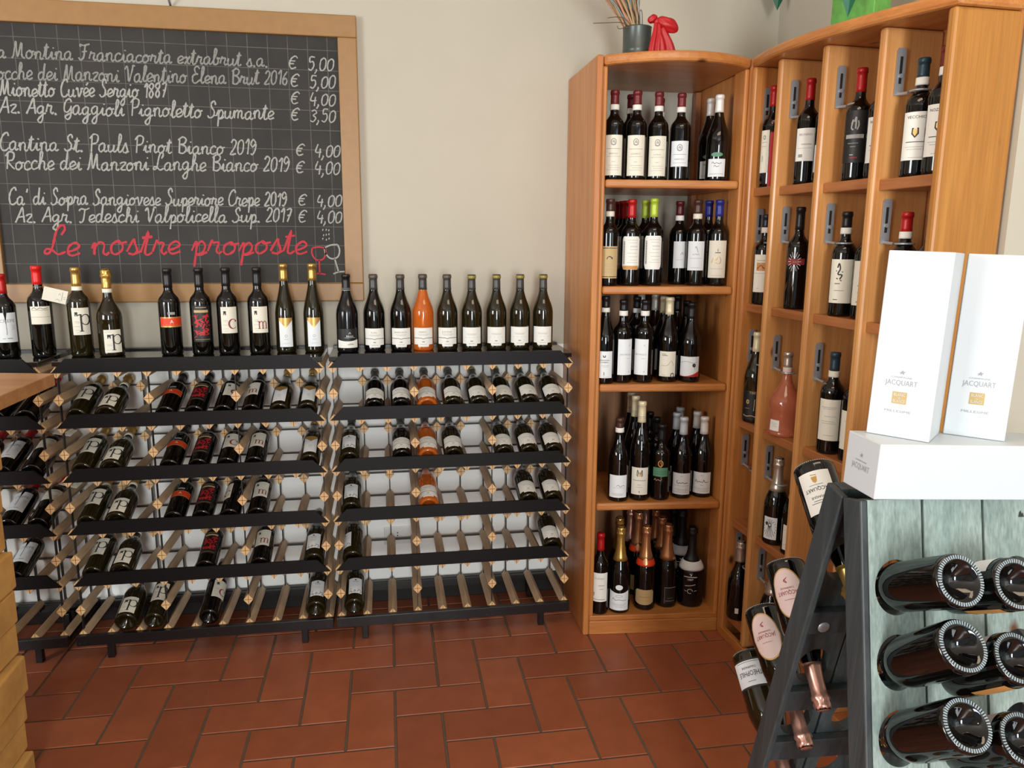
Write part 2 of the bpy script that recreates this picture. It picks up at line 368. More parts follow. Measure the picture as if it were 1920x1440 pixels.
# ------------------------------------------------------------------ chalkboard
def chalkboard():
    bx = (-0.585, WY, 1.222)
    root = empty('chalkboard', bx)
    tag(root, 'large black school chalkboard in ochre wooden frame with wine prices in white chalk', 'chalkboard')
    yb, yf = WY, .30
    L_, R_, B_, T_ = -1.285, .115, 1.222, 2.305; w = .072
    MB().box(L_ + .03, .316, B_ + .03, R_ - .03, yb, T_ - .03).build('writing_surface', 'slate', root, off=bx)
    for n, a in (('frame_rail', (L_, B_, R_, B_ + w)), ('frame_rail', (L_, T_ - .08, R_, T_)), ('frame_rail', (L_, B_ + w, L_ + w, T_ - .08)), ('frame_rail', (R_ - w, B_ + w, R_, T_ - .08))):
        boxpart(n, 'frame', root, (a[0], yf, a[1]), (a[2], yb, a[3]), .004, off=bx)
    yc = .3153
    GL = {}
    def g(k, adv, s): GL[k] = (adv, [[tuple(float(t) for t in p.split(',')) for p in st.split()] for st in s.split(';')])
    g('a', 12, '8,9 5,10 1,7 1,2 4,0 8,4 8,9 8,2 10,0 12,2'); g('b', 11, '0,2 4,12 5,19 3,21 2,17 2,3 4,0 8,2 8,7 6,9 11,8'); g('c', 9, '8,8 5,10 1,7 1,2 4,0 9,2')
    g('d', 12, '8,8 5,10 1,7 1,2 4,0 8,5 9,21 8,10 8,2 10,0 12,2'); g('e', 9, '0,3 4,4 8,7 5,10 1,7 1,2 4,0 9,2'); g('g', 12, '8,9 5,10 1,7 1,3 4,1 8,5 8,9 8,-6 5,-10 2,-7 6,-2 12,2')
    g('h', 12, '0,2 4,12 5,19 3,21 2,17 2,0 2,6 5,10 8,8 8,2 10,0 12,2'); g('i', 7, '0,2 3,9 3,2 5,0 7,2;4,13 4.5,14.5'); g('l', 7, '0,2 4,12 5,19 3,21 2,17 2,3 4,0 7,2')
    g('m', 16, '0,2 1,9 2,8 2,0 2,6 5,10 7,8 7,0 7,6 10,10 12,8 12,2 14,0 16,2'); g('n', 12, '0,5 1,9 2,8 2,0 2,6 5,10 8,8 8,2 10,0 12,2'); g('o', 11, '5,10 1,7 1,2 4,0 8,3 8,7 5,10 6,8 11,9')
    g('p', 11, '0,3 3,10 3,-9;3,6 6,10 9,7 8,2 4,0 7,0 11,2'); g('r', 10, '0,2 2,11 3,9 7,9 6,3 8,0 10,2'); g('s', 9, '0,2 4,11 5,8 7,3 5,0 1,1;5,0 9,2'); g('t', 8, '0,2 4,18 3,3 5,0 8,2;0,13 7,14')
    g('u', 12, '0,5 1,9 1,2 4,0 8,4 8,9 8,2 10,0 12,2'); g('v', 11, '0,8 2,10 4,1 5,0 8,6 8,10 11,9'); g('x', 9, '0,7 3,9 6,1 9,1;8,10 1,0'); g('z', 9, '0,8 4,10 8,9 2,1 9,0'); g('é', 9, '0,3 4,4 8,7 5,10 1,7 1,2 4,0 9,2;4,13 7,16')
    g('M', 18, '0,0 2,3 4,18 5,19 6,8 8,2 12,19 13,8 14,2 18,0'); g('F', 14, '2,16 1,19 6,18 14,20;8,18 7,4 3,0 0,3;4,10 11,11'); g('V', 14, '0,15 3,19 5,12 7,0 11,14 12,20 15,19')
    g('E', 12, '11,17 7,20 3,17 6,11 9,11;6,11 1,8 2,1 7,0 12,4'); g('B', 13, '2,17 3,0;0,16 6,20 11,17 9,12 4,11 10,9 12,4 8,0 2,1'); g('C', 12, '11,16 9,20 4,17 1,9 3,1 8,0 12,3')
    g('S', 12, '10,16 8,21 4,18 5,13 9,8 8,2 3,0 0,3;9,3 12,3'); g('A', 13, '0,0 5,12 8,20 10,10 12,0;3,7 12,8'); g('G', 12, '10,16 7,20 2,16 1,6 5,3 9,7 10,11 10,-2 6,-6 3,-2 12,3'); g('P', 12, '3,18 3,0;0,15 5,20 11,18 10,11 4,9')
    g('L', 13, '9,14 11,18 10,21 7,20 5,14 4,6 2,1 -1,1 0,4 4,3 8,0 13,2'); g('R', 13, '3,18 3,0;0,15 5,20 11,18 10,11 4,9 9,3 13,0'); g('T', 14, '0,16 3,19 9,18 14,20;8,18 7,4 4,0 2,2')
    g('0', 10, '5,18 1,14 1,4 4,0 8,4 8,14 5,18'); g('1', 7, '1,13 5,18 5,0'); g('2', 10, '1,14 4,18 8,15 6,8 1,0 9,1'); g('3', 10, '1,16 5,18 8,14 4,10 8,6 5,0 1,2'); g('4', 10, '3,18 1,7 9,7;7,12 7,-1')
    g('5', 10, '8,18 2,18 2,11 6,12 8,6 5,0 1,2'); g('6', 10, '7,18 2,10 2,2 6,0 8,5 5,9 2,6'); g('7', 10, '1,17 8,18 4,0;3,9 8,10'); g('8', 10, '5,10 1,14 5,18 8,14 2,5 5,0 8,5 5,10'); g('9', 10, '8,14 4,18 1,13 4,9 8,13 8,6 5,0 2,1')
    g('€', 10, '9,15 6,18 2,14 1,6 4,0 9,2;0,11 7,11;0,7 6,7'); g(',', 5, '1,2 2,0 0,-5'); g('.', 5, '1,0 2,1 3,0 1,0'); g("'", 5, '3,20 2,15'); g(' ', 7, '0,0 0,0')
    rnd = random.Random(4)
    def write(mb, s, x0, z0, x1, z1, xh, w, lead=0):
        tot = sum(GL[c][0] for c in s); k = (x1 - x0) / tot; kz = xh / 10.0; x = 0
        for c in s:
            adv, st = GL[c]
            jz = rnd.uniform(-.06, .06) * xh; js = rnd.uniform(.92, 1.06)
            if c != ' ':
                for stp in st:
                    pts = [(x0 + (x + p[0] * .96 + p[1] * .16) * k, z0 + (z1 - z0) * (x + p[0]) / tot + p[1] * kz * js + jz) for p in stp]
                    pp = crom(pts, 4) if len(pts) > 2 else [Vector(p) for p in pts]
                    v, f = ribbon2d(pp, [w * rnd.uniform(.75, 1.2) for _ in pp])
                    mb.add([(a, yc + .0004 * rnd.random() - .0008, b) for a, b in v], f)
            x += adv
    lines = [('a Montina Franciacorta extrabrut s.a.', -1.160, 2.104, -.218, 2.110, .0275, '5,00', 2.108, -.074), ('ocche dei Manzoni Valentino Elena Brut 2016', -1.168, 2.030, -.148, 2.047, .0285, '5,00', 2.044, -.070),
             ('Mionetto Cuvée Sergio 1887', -1.166, 1.972, -.590, 1.985, .029, '4,00', 1.980, -.072), ('Az. Agr. Gaggioli Pignoletto Spumante', -1.172, 1.913, -.206, 1.919, .030, '3,50', 1.919, -.074),
             ('Cantina St. Pauls Pinot Bianco 2019', -1.186, 1.782, -.278, 1.787, .030, '4,00', 1.788, -.061), ('Rocche dei Manzoni Langhe Bianco 2019', -1.175, 1.714, -.157, 1.727, .030, '4,00', 1.723, -.064),
             ("Ca' di Sopra Sangiovese Superiore Crepe 2019", -1.176, 1.588, -.173, 1.595, .029, '4,00', 1.599, -.061), ('Az. Agr. Tedeschi Valpolicella Sup. 2017', -1.159, 1.522, -.158, 1.534, .029, '4,00', 1.535, -.063)]
    for i, (s, x0, z0, x1, z1, xh, pr, zp, xp) in enumerate(lines):
        mb = MB(); write(mb, s, x0, z0, x1, z1, xh, .0058); mb.build('chalk_text_line', 'chalk' if i not in (0, 1) else 'chalk_dim', root, off=bx)
        mb = MB(); write(mb, '€', xp - .072, zp, xp - .038, zp, .024, .0052); write(mb, pr, xp, zp - .004, xp + .10, zp - .004, .0255, .0052); mb.build('chalk_price', 'chalk', root, off=bx)
    mb = MB(); write(mb, 'Le nostre proposte', -1.065, 1.402, -.103, 1.410, .050, .0085); mb.build('chalk_heading', 'chalk_red', root, off=bx)
    def glassd(cx, cz, sc, tilt):
        mb = MB()
        R = Matrix.Rotation(tilt, 2)
        for st in ([(-12, 18), (-13, 8), (-8, -2), (0, -5), (8, -2), (13, 8), (12, 18)], [(-12, 18), (0, 20), (12, 18)], [(0, -5), (0, -30)], [(-10, -31), (0, -30), (11, -32)]):
            pp = crom([R @ Vector(p) * sc for p in st], 4); v, f = ribbon2d(pp, .006); mb.add([(a + cx, yc - .0004, b + cz) for a, b in v], f)
        return mb
    glassd(-.058, 1.395, .0021, 0).build('chalk_drawn_glass', 'chalk_red', root, off=bx)
    mb = glassd(.0, 1.402, .0022, .25)
    for k in range(9):
        a, b = -.042 + .012 * (k % 3) + .004 * rnd.random(), 1.462 + .017 * (k // 3) + .006 * rnd.random()
        v, f = ribbon2d([(a, b), (a + .002, b + .007)], .004); mb.add([(p, yc - .0004, q) for p, q in v], f)
    mb.build('chalk_drawn_glass', 'chalk', root, off=bx)
    h = MB(); h.tube([(-.555, WY + .002, 2.335), (-.555, .292, 2.325), (-.555, .288, 2.335)], .005, 8); h.lathe([(0, 0), (.008, 0), (.008, .004), (0, .004)], 12)
    hk = MB(); hk.tube([(0, .012, -.028), (0, -.02, -.006), (.004, -.036, .006)], .0042, 8)
    hk.tube([(.004, -.036, .006), (.0046, -.039, .009)], .009, 10)
    o = hk.build('wall_nail', 'steel', None, True); o.location = (-.556, .318, 2.332)
    tag(o, 'steel nail in the wall at the top of the chalkboard frame', 'nail')
chalkboard()

# ------------------------------------------------------------------ wine racks
P_ = 0.1
_bar = {}
def barmesh(length):
    if length in _bar: return _bar[length]
    h = .0185; hv = .0222; mb = MB()
    q = [(0, -hv), (h, 0), (0, hv), (-h, 0)]; c = .0016
    prof = []
    for i in range(4):
        a = Vector(q[i]); p = Vector(q[i - 1]); n = Vector(q[(i + 1) % 4])
        prof += [a + (p - a).normalized() * c, a + (n - a).normalized() * c]
    n = 8
    v = [(p.x, 0, p.y) for p in prof] + [(p.x, length, p.y) for p in prof]
    f = [(i, (i + 1) % n, n + (i + 1) % n, n + i) for i in range(n)]
    mb.add(v, f, 0); mb.add(v, [tuple(range(n))[::-1], tuple(range(n, 2 * n))], 1)
    o = mb.build('wooden_bar', ['bar', 'bar_end'], None, flip=True); me = o.data; bpy.data.objects.remove(o)
    _bar[length] = me; return me
def child(name, me, parent, loc):
    o = bpy.data.objects.new(name, me); C.objects.link(o); o.parent = parent; o.location = loc; return o
def meshof(mb, name, mt, **k):
    o = mb.build(name, mt, None, **k); me = o.data; bpy.data.objects.remove(o); return me
def rack(x0, label):
    root = empty('wine_rack', (x0, 0, FZ)); z = -FZ
    tag(root, label, 'wine rack', 'metal and wood wine racks along the back wall')
    full = barmesh(.297); stub = barmesh(.05); n = 9
    for lev in range(6):
        for c in range(10): child('wooden_bar', full, root, (c * P_, 0, z + lev * .2))
    for lev in range(5):
        for c in range(10):
            if c % 3 == 0: child('wooden_bar', full, root, (c * P_, -.001, z + lev * .2 + .1))
    for lev in range(5):
        for c in range(10):
            if c % 3: child('neck_support_block', stub, root, (c * P_, .247, z + lev * .2 + .1))
    vs = meshof(MB().box(-.0014, .004, -.02, .0014, .02, 1.0), 'front_strap', 'strap')
    for c in (0, 3, 6, 9): child('front_strap', vs, root, (c * P_, 0, z))
    vr = meshof(MB().box(-.002, .276, -.03, .002, .292, 1.0), 'rear_strap', 'strap')
    for c in range(10): child('rear_strap', vr, root, (c * P_, 0, z))
    hr = meshof(MB().box(-.015, .276, -.002, .915, .292, .002), 'rear_strap', 'strap')
    for k in range(11): child('rear_cross_strap', hr, root, (0, 0, z + k * .1))
    st = MB(); st.prism([(-.0125, 0), (.9125, 0), (.865, .05), (.035, .05)], -.012, -.003, ax='y')
    stm = meshof(st, 'display_strip', 'strip')
    for lev in range(1, 6): child('display_strip', stm, root, (0, 0, z + lev * .2))
    boxpart('front_rail', 'black', root, (-.018, -.022, z - .033), (.918, -.002, z + .006), .001)
    boxpart('rear_rail', 'black', root, (-.018, .297, z - .040), (.918, .312, z + .004), .001)
    for x in (-.018, .903): boxpart('side_rail', 'black', root, (x, -.002, z - .034), (x + .015, .297, z - .018), .001)
    sc = meshof(MB().lathe([(0, -.0015), (.0035, -.001), (.0038, 0)], 10), 'screw', 'screw', smooth=True)
    for x in (-.006, .012, .45, .575, .897):
        o = child('rail_screw', sc, root, (x, -.0222, z - .02)); o.rotation_euler = (-pi / 2, 0, 0); o.scale = (1, 1, -1)
    for x in (.09, .805):
        for y in (.012, .27): boxpart('foot', 'black', root, (x - .012, y - .012, 0), (x + .012, y + .012, z - .034), .002)
    boxpart('shelf_top', 'shelftop', root, (-.012, .0, z + 1.0225), (.912, .262, z + 1.04), .002)
    boxpart('rear_edge', 'black', root, (-.012, .262, z + 1.0), (.912, .296, z + 1.046), .001)
    return root
XR, XM, XL = 0.0, -.9486, -1.915
rack(XR, 'dark metal and wood wine rack at right, beside the pine shelf unit')
rack(XM, 'dark metal and wood wine rack in the middle, under the chalkboard price list')
rack(XL, 'dark metal and wood wine rack at the left edge, behind the sandstone counter')

# ------------------------------------------------------------------ bottles
PROF = {
 'bordeaux': (.30, .0375, [(.58, 1), (.62, .985), (.66, .88), (.69, .68), (.72, .5), (.755, .41)], .0145),
 'burgundy': (.295, .041, [(.47, 1), (.53, .965), (.60, .83), (.67, .63), (.74, .47), (.80, .385)], .0148),
 'rhine': (.335, .0375, [(.40, 1), (.47, .97), (.56, .83), (.66, .62), (.75, .45), (.81, .40)], .0145),
 'champagne': (.32, .044, [(.42, 1), (.48, .97), (.56, .82), (.64, .58), (.72, .42), (.80, .35)], .0150),
 'prosecco': (.318, .0435, [(.38, .99), (.44, 1), (.50, .93), (.57, .7), (.64, .45), (.70, .36)], .0150),
 'demijohn': (.32, .052, [(.40, 1), (.47, .95), (.54, .78), (.60, .52), (.66, .36), (.72, .31)], .0150),
 'cone': (.30, .056, [(.10, .96), (.25, .93), (.36, 1.0), (.45, .92), (.55, .62), (.64, .36), (.72, .27)], .0145)}
def profile(kind):
    H, R, sh, rn = PROF[kind]
    base = [(0, .030), (R * .35, .022), (R * .6, .008), (R * .74, .0012), (R * .82, 0), (R * .93, .001), (R * .985, .005), (R, .012)]
    body = [(R * r, H * z) for z, r in sh]
    if kind != 'cone': pts = crom([(R, H * (sh[0][0] - .12))] + body + [(rn, H * (sh[-1][0] + .07))], 4)
    else: pts = crom([(R * .98, .014)] + body + [(rn, H * .80)], 4)
    top = [(rn * .97, H * .955), (rn * 1.08, H * .957), (rn * 1.08, H * .985), (rn, H * .998), (rn * .4, H * 1.0), (0, H)]
    return base + [(p.x, p.y) for p in pts] + top
def prof_r(prof, z):
    best = 0
    for (r0, z0), (r1, z1) in zip(prof[7:], prof[8:]):
        if z0 <= z <= z1 and z1 > z0: return r0 + (r1 - r0) * (z - z0) / (z1 - z0)
    return prof[7][0]
class Bottle:
    def __init__(s, name, kind, glass):
        s.kind = kind; s.H, s.R, _, s.rn = PROF[kind]; s.prof = profile(kind)
        s.root = empty(name); s.body = MB().lathe(s.prof, 32).build('glass_body', glass, s.root, True)
    def r(s, z): return prof_r(s.prof, z)
    def capsule(s, col, frac=.775, top=True):
        H = s.H; zs = [frac * H + (.955 - frac) * H * k / 4 for k in range(5)]
        p = [(s.r(zs[0]), zs[0] - .0002)] + [(s.r(z) + .0009, z) for z in zs] + [(s.rn * 1.08 + .001, H * .957), (s.rn * 1.08 + .001, H * .987), (s.rn + .0005, H * 1.0015), (s.rn * .5, H * 1.003), (0, H * 1.003)]
        MB().lathe(p, 24).build('foil_capsule', 'cap_' + col, s.root, True); return s
    def band(s, z0, z1, m='paper', name='neck_band', e=.0017):
        zs = [s.H * (z0 + (z1 - z0) * k / 4) for k in range(5)]
        p = [(s.r(zs[0]), zs[0])] + [(s.r(z) + e, z) for z in zs] + [(s.r(zs[-1]), zs[-1])]
        MB().lathe(p, 24).build(name, m, s.root, True); return s
    def foil(s, col, frac=.60):
        H = s.H; rnd = random.Random(7)
        zs = [frac + (.90 - frac) * k / 7 for k in range(8)]
        p = [(s.r(zs[0] * H), zs[0] * H)] + [(s.r(z * H) + .0013, z * H) for z in zs] + [(s.rn * 1.28, H * .915), (s.rn * 1.3, H * .93), (s.rn * 1.12, H * .945), (s.rn * 1.2, H * .965), (s.rn * 1.15, H * .985), (s.rn * .8, H * 1.004), (0, H * 1.006)]
        def rf(r, z, a):
            t = min(1, max(0, (z / H - .80) / .1)) * .06
            return r * (1 + t * sin(9 * a + 60 * z / H) + t * .6 * sin(5 * a - 90 * z / H))
        MB().lathe(p, 30, rf=rf).build('foil_capsule', 'cap_' + col, s.root, True); return s
    # labels: (u, zlow, zhigh) strips on the glass, u in metres along the arc, z in fractions of the height
    def strip(s, rows, m, name='label', e=.0007, parent=None, ang=0.0):
        v = []; f = []; ns = 4
        for u, a, b in rows:
            for k in range(ns + 1):
                z = (a + (b - a) * k / ns) * s.H; r = s.r(z); t = u / s.R + ang
                v.append(((r + e) * sin(t), -(r + e) * cos(t), z))
        for i in range(len(rows) - 1):
            for k in range(ns):
                q = i * (ns + 1) + k; f.append((q, q + ns + 1, q + ns + 2, q + 1))
        mb = MB(); mb.add(v, f); return mb.build(name, m, parent or s.root, True)
    def label(s, w, z0, z1, m='paper', name='label', ang=0.0, e=.0007, parent=None, n=12):
        s.last = s.strip([(-w / 2 + w * k / n, z0, z1) for k in range(n + 1)], m, name, e, parent, ang); s.lang = ang; return s
    def shape(s, fn, w, m, name='label', e=.0007, n=16, parent=None, ang=0.0, u0=0.0):
        rows = []
        for k in range(n + 1):
            t = -1 + 2 * k / n; a, b = fn(t); rows.append((u0 + t * w / 2, a, b))
        o = s.strip(rows, m, name, e, parent, ang)
        if parent is None: s.last = o; s.lang = ang
        return s
    def oval(s, w, zc, h, m, name='label', e=.0007, u0=0.0, parent=None, ang=0.0):
        return s.shape(lambda t: (zc - h / 2 * sqrt(max(0, 1 - t * t)), zc + h / 2 * sqrt(max(0, 1 - t * t)) + 1e-4), w, m, name, e, 16, parent, ang, u0)
    def prints(s, items, m='ink', name='label_print', e=.0013):
        """items: ('t', text, u, z, height, maxwidth) | ('l', u0, u1, z, thick) | ('s', [(u,z)..], width) | ('r', u0,z0,u1,z1); z in fractions, the rest metres"""
        mb = MB(); H = s.H
        def put(vv, ff): 
            out = []
            for u, z in vv:
                r = s.r(z) + e; t = u / s.R + s.lang; out.append((r * sin(t), -r * cos(t), z))
            mb.add(out, ff)
        for it in items:
            if it[0] == 't':
                v, f, w = text2d(it[1]); k = it[4] / .7
                kx = min(k * 1.1, it[5] / w) if len(it) > 5 else k
                put([(it[2] + a * kx, it[3] * H + b * k) for a, b in v], f)
            elif it[0] == 'l':
                n = 5; vv = []; 
                for q in range(n + 1):
                    u = it[1] + (it[2] - it[1]) * q / n; vv += [(u, it[3] * H), (u, it[3] * H + it[4])]
                put(vv, [(2 * q, 2 * q + 2, 2 * q + 3, 2 * q + 1) for q in range(n)])
            elif it[0] == 's':
                pp = crom([(a, b * H) for a, b in it[1]], 5) if len(it[1]) > 2 else [Vector((a, b * H)) for a, b in it[1]]
                put(*ribbon2d(pp, it[2]))
            elif it[0] == 'r':
                n = 4; vv = []
                for q in range(n + 1):
                    u = it[1] + (it[3] - it[1]) * q / n; vv += [(u, it[2] * H), (u, it[4] * H)]
                put(vv, [(2 * q, 2 * q + 2, 2 * q + 3, 2 * q + 1) for q in range(n)])
            elif it[0] == 'p':
                n = len(it[1]); put([(a, b * H) for a, b in it[1]], [tuple(range(n))])
        mb.build(name, m, s.last); return s
    def lines(s, u0, u1, zs, m='ink_grey', th=.0009, name='label_print'):
        return s.prints([('l', u0 + (u1 - u0) * (.12 * (i % 3)), u1 - (u1 - u0) * (.1 * (i % 2)), z, th) for i, z in enumerate(zs)], m, name)

def arc(cx, cz, rx, rz, a0, a1, n=18): return [(cx + rx * cos(radians(a0 + (a1 - a0) * k / n)), cz + rz * sin(radians(a0 + (a1 - a0) * k / n))) for k in range(n + 1)]
def serif(b, ch, u, z, h, m):
    """big serif letter p, c or m; u left, z baseline fraction, h x-height in metres"""
    H = b.H; mb = MB()
    def put(v, f): mb.add([((b.r(q) + .0014) * sin(p / b.R + b.lang), -(b.r(q) + .0014) * cos(p / b.R + b.lang), q) for p, q in v], f)
    Z = z * H
    def bar(x, z0, z1, w): put(*ribbon2d([(x, z0 + (z1 - z0) * k / 4) for k in range(5)], w))
    def sf(x, zz, w=.34, t=.07): put(*ribbon2d([(x - w * h / 2, zz), (x, zz), (x + w * h / 2, zz)], t * h))
    if ch == 'p':
        x = u + .2 * h; bar(x, Z - .55 * h, Z + h, .15 * h); sf(x, Z - .55 * h); put(*ribbon2d([(x - .24 * h, Z + .9 * h), (x - .1 * h, Z + .97 * h), (x, Z + h)], .08 * h))
        a = arc(x + .38 * h, Z + .5 * h, .38 * h, .47 * h, 175, -175, 24); put(*ribbon2d(a, [.07 * h + .09 * h * max(0, cos(radians(175 - 350 * k / 24))) for k in range(25)]))
    elif ch == 'c':
        a = arc(u + .42 * h, Z + .5 * h, .38 * h, .47 * h, 40, 322, 24); put(*ribbon2d(a, [.06 * h + .11 * h * max(0, -cos(radians(40 + 282 * k / 24))) for k in range(25)]))
        put(*ribbon2d(arc(u + .7 * h, Z + .78 * h, .05 * h, .05 * h, 0, 360, 8), .09 * h))
    else:
        xs = [u + .15 * h, u + .62 * h, u + 1.09 * h]
        for i, x in enumerate(xs): bar(x, Z, Z + (h if i == 0 else .78 * h), .14 * h); sf(x, Z)
        put(*ribbon2d([(xs[0] - .2 * h, Z + .92 * h), (xs[0], Z + h)], .08 * h))
        for x in xs[:2]: put(*ribbon2d(crom([(x + .05 * h, Z + .74 * h), (x + .17 * h, Z + .94 * h), (x + .34 * h, Z + .96 * h), (x + .47 * h, Z + .76 * h)], 4), .10 * h))
    mb.build('label_letter', m, b.last)
    return b

K = {}
def initial(key, ch, glass, cap, band, ink):
    b = Bottle('wine_bottle', 'bordeaux', glass).capsule(cap, .79)
    if band: b.band(.745, .79, 'cream')
    b.label(.058, .25, .555, 'cream').prints([('r', -.019, .478, -.010, .508), ('r', -.019, .462, -.016, .48), ('r', -.0135, .462, -.010, .48)], 'ink', 'label_emblem')
    b.lines(-.023, -.004, [.532, .40, .385, .345, .30, .275])
    serif(b, ch, {'p': -.008, 'c': -.003, 'm': -.008}[ch], .36 if ch == 'p' else .30, {'p': .037, 'c': .035, 'm': .026}[ch], ink); K[key] = b.root
initial('p', 'p', 'glass_olive', 'gold', True, 'ink'); initial('c', 'c', 'glass_dark', 'matt_black', False, 'ink_red'); initial('m', 'm', 'glass_dark', 'matt_black', False, 'ink_red')
b = Bottle('wine_bottle', 'prosecco', 'glass_olive').foil('gold', .775).band(.73, .775, 'cream')
b.label(.060, .045, .31, 'cream').prints([('r', -.018, .225, -.007, .255), ('r', -.018, .21, -.0145, .226), ('r', -.0105, .21, -.007, .226)], 'ink', 'label_emblem').lines(-.025, -.004, [.285, .14, .125, .075]); serif(b, 'p', -.006, .14, .037, 'ink'); K['pp'] = b.root
b = Bottle('wine_bottle', 'bordeaux', 'glass_dark').capsule('red', .77)
def crack(t): return (.19, .545 - max(0, .11 * (1 - abs(t + .12) / .16)) - max(0, .10 * (1 - abs(t + .12) / .05)))
b.shape(crack, .064, 'cool', n=40).prints([('t', 'CREPE', .001, .43, .011, .054)], 'ink_grey').lines(.012, .026, [.39, .375, .36, .345]).prints([('l', -.018, -.008, .235, .0012), ('l', -.004, .012, .235, .0018), ('s', [(-.0038, .40), (-.003, .33), (-.0038, .28)], .0012)], 'ink'); K['crepe'] = b.root
b = Bottle('wine_bottle', 'bordeaux', 'glass_dark').capsule('bright_red', .80)
b.label(.064, .37, .565, 'cream').prints([('s', [(-.026, .535), (-.018, .552), (-.01, .535), (0, .548), (.01, .538), (.024, .545)], .0014), ('l', -.026, .026, .522, .0009), ('l', -.028, .028, .448, .0007)], 'ink'); K['tag'] = b.root
b = Bottle('wine_bottle', 'bordeaux', 'glass_dark').capsule('matt_black', .78)
b.label(.084, .33, .448, 'label_gold', 'label_border').label(.084, .345, .435, 'label_orange', e=.001).prints([('t', 'A', 0, .375, .012)], 'paper').prints([('l', -.03, .03, .355, .0012)], 'label_gold').label(.024, .475, .505, 'ink_grey', 'upper_label'); K['A'] = b.root
b = Bottle('wine_bottle', 'bordeaux', 'glass_dark').capsule('matt_black', .78)
b.label(.066, .155, .575, 'black_label')
rn = random.Random(12); it = []
for q in range(46):
    a = rn.uniform(-.024, .024); z = rn.uniform(.21, .46); it.append(('s', [(a, z), (a + rn.uniform(-.01, .01), z + rn.uniform(-.02, .03)), (a + rn.uniform(-.012, .012), z + rn.uniform(-.03, .04))], rn.uniform(.0015, .005)))
b.prints(it, 'label_red', 'label_flower').prints([('r', -.024, .495, .024, .525), ('l', -.026, .026, .18, .001), ('l', -.018, .018, .55, .002)], 'tan'); K['red'] = b.root
b = Bottle('wine_bottle', 'rhine', 'glass_olive').capsule('gold', .81)
b.shape(lambda t: (.07, .375 - .09 * (1 - abs(t))), .050, 'cool').prints([('s', [(0, .21), (.005, .195), (0, .18), (-.005, .195), (0, .21)], .0012), ('l', -.008, .008, .155, .0012), ('l', -.012, .012, .11, .0008)], 'ink_grey').shape(lambda t: (.375 - .09 * (1 - abs(t)) - .001, .40), .050, 'label_gold', 'gold_chevron', e=.0009); K['rh'] = b.root
def burg(key, glass, cap2, words, olive=False, split=True):
    b = Bottle('wine_bottle', 'burgundy', glass).capsule('slate', .80)
    b.band(.945, 1.0, 'cap_' + cap2, 'capsule_tip', e=.0018)
    b.shape(lambda t: (.055 if abs(t) < .55 else .085, .305), .082, 'paper', n=40)
    if words: b.prints([('t', words, -.002, .24, .0065, .05)], 'ink_grey')
    b.lines(-.022, .022, [.218, .205])
    b.prints([('l', -.041, -.008, .168, .0018), ('l', .008, .041, .168, .0018), ('s', [(-.008, .1705), (-.003, .163), (.003, .163), (.008, .1705)], .0018)] if split else [('l', -.04, .04, .17, .0006)], 'ink' if split else 'ink_grey').prints([('l', -.005, .005, .115, .004), ('l', -.012, .012, .085, .0012)], 'ink_grey')
    K[key] = b.root
burg('w1', 'glass_dark', 'ash', 'SUAL'); burg('w2', 'glass_dark', 'ash', 'BARRICATO'); burg('or', 'glass_orange', 'ash', 'MERIO'); burg('w3', 'glass_olive', 'ash', 'JUSTINA')
burg('w4', 'glass_olive', 'olivegold', '', split=False)
b = Bottle('wine_bottle', 'burgundy', 'glass_black').capsule('matt_black', .80).band(.795, .806, 'ink_grey').band(.82, .826, 'ink_grey')
b.label(.084, .06, .31, 'black_label').shape(lambda t: (.065, .15 + .02 * t * t), .082, 'paper', 'lower_label', e=.0011).prints([('l', .0, .022, .105, .002), ('l', .006, .018, .12, .0008)], 'ink').prints([('t', 'PAULS', .008, .205, .006, .04), ('l', -.012, .028, .195, .0008), ('s', [(.004, .24), (.008, .265), (.012, .24)], .0012)], 'cap_white', e=.0009); K['dk'] = b.root
b = Bottle('wine_bottle', 'burgundy', 'glass_olive').capsule('matt_black', .80)
b.label(.056, .12, .40, 'cool').prints([('r', -.003, .355, .003, .375), ('t', 'ALOIS', 0, .325, .005, .03)], 'ink').lines(-.012, .014, [.285, .26])
b.prints([('s', [(-.024, .15), (-.018, .165), (-.014, .145), (-.016, .13)], .002), ('s', [(-.008, .145), (-.002, .175), (0, .15), (-.005, .14)], .002), ('s', [(.006, .14), (.012, .17), (.02, .18), (.024, .15), (.018, .135)], .002), ('s', [(-.022, .195), (-.016, .205)], .0018), ('s', [(.01, .2), (.014, .19)], .0018)], 'ink', 'label_scroll'); K['sq'] = b.root

# --- bottles of the pine unit
def barolo(key, z0, z1, words, m='cream'):
    b = Bottle('wine_bottle', 'bordeaux', 'glass_dark').capsule('maroon', .845).band(.785, .845, 'paper', e=.0025)
    zt = z1
    b.label(.070, z0, z1, m)
    b.prints([('s', [p for p in arc(0, zt - .075, .0085, .033, 0, 360, 14)], .0028), ('s', [(-.004, zt - .085), (0, zt - .06), (.004, zt - .085), (-.003, zt - .075)], .0022), ('s', [(-.009, zt - .10), (0, zt - .115), (.009, zt - .10)], .002)], 'ink_grey', 'label_crest')
    b.prints([('t', 'BAROLO' if not words else words, 0, zt - .215, .005, .036), ('l', -.026, .026, zt - .155, .0014), ('l', -.006, .006, zt - .30, .0012)], 'ink_grey').lines(-.024, .026, [zt - .24, zt - .34, zt - .365, zt - .39] if z1 - z0 > .35 else [zt - .25])
    K[key] = b.root
barolo('a1', .05, .50, 'BAROLO'); barolo('a2', .05, .50, 'LAZZARITO'); barolo('a3', .05, .50, 'La Serra'); barolo('a4', .165, .455, 'NEBBIOLO', 'cool')
b = Bottle('wine_bottle', 'burgundy', 'glass_dark').capsule('white', .80)
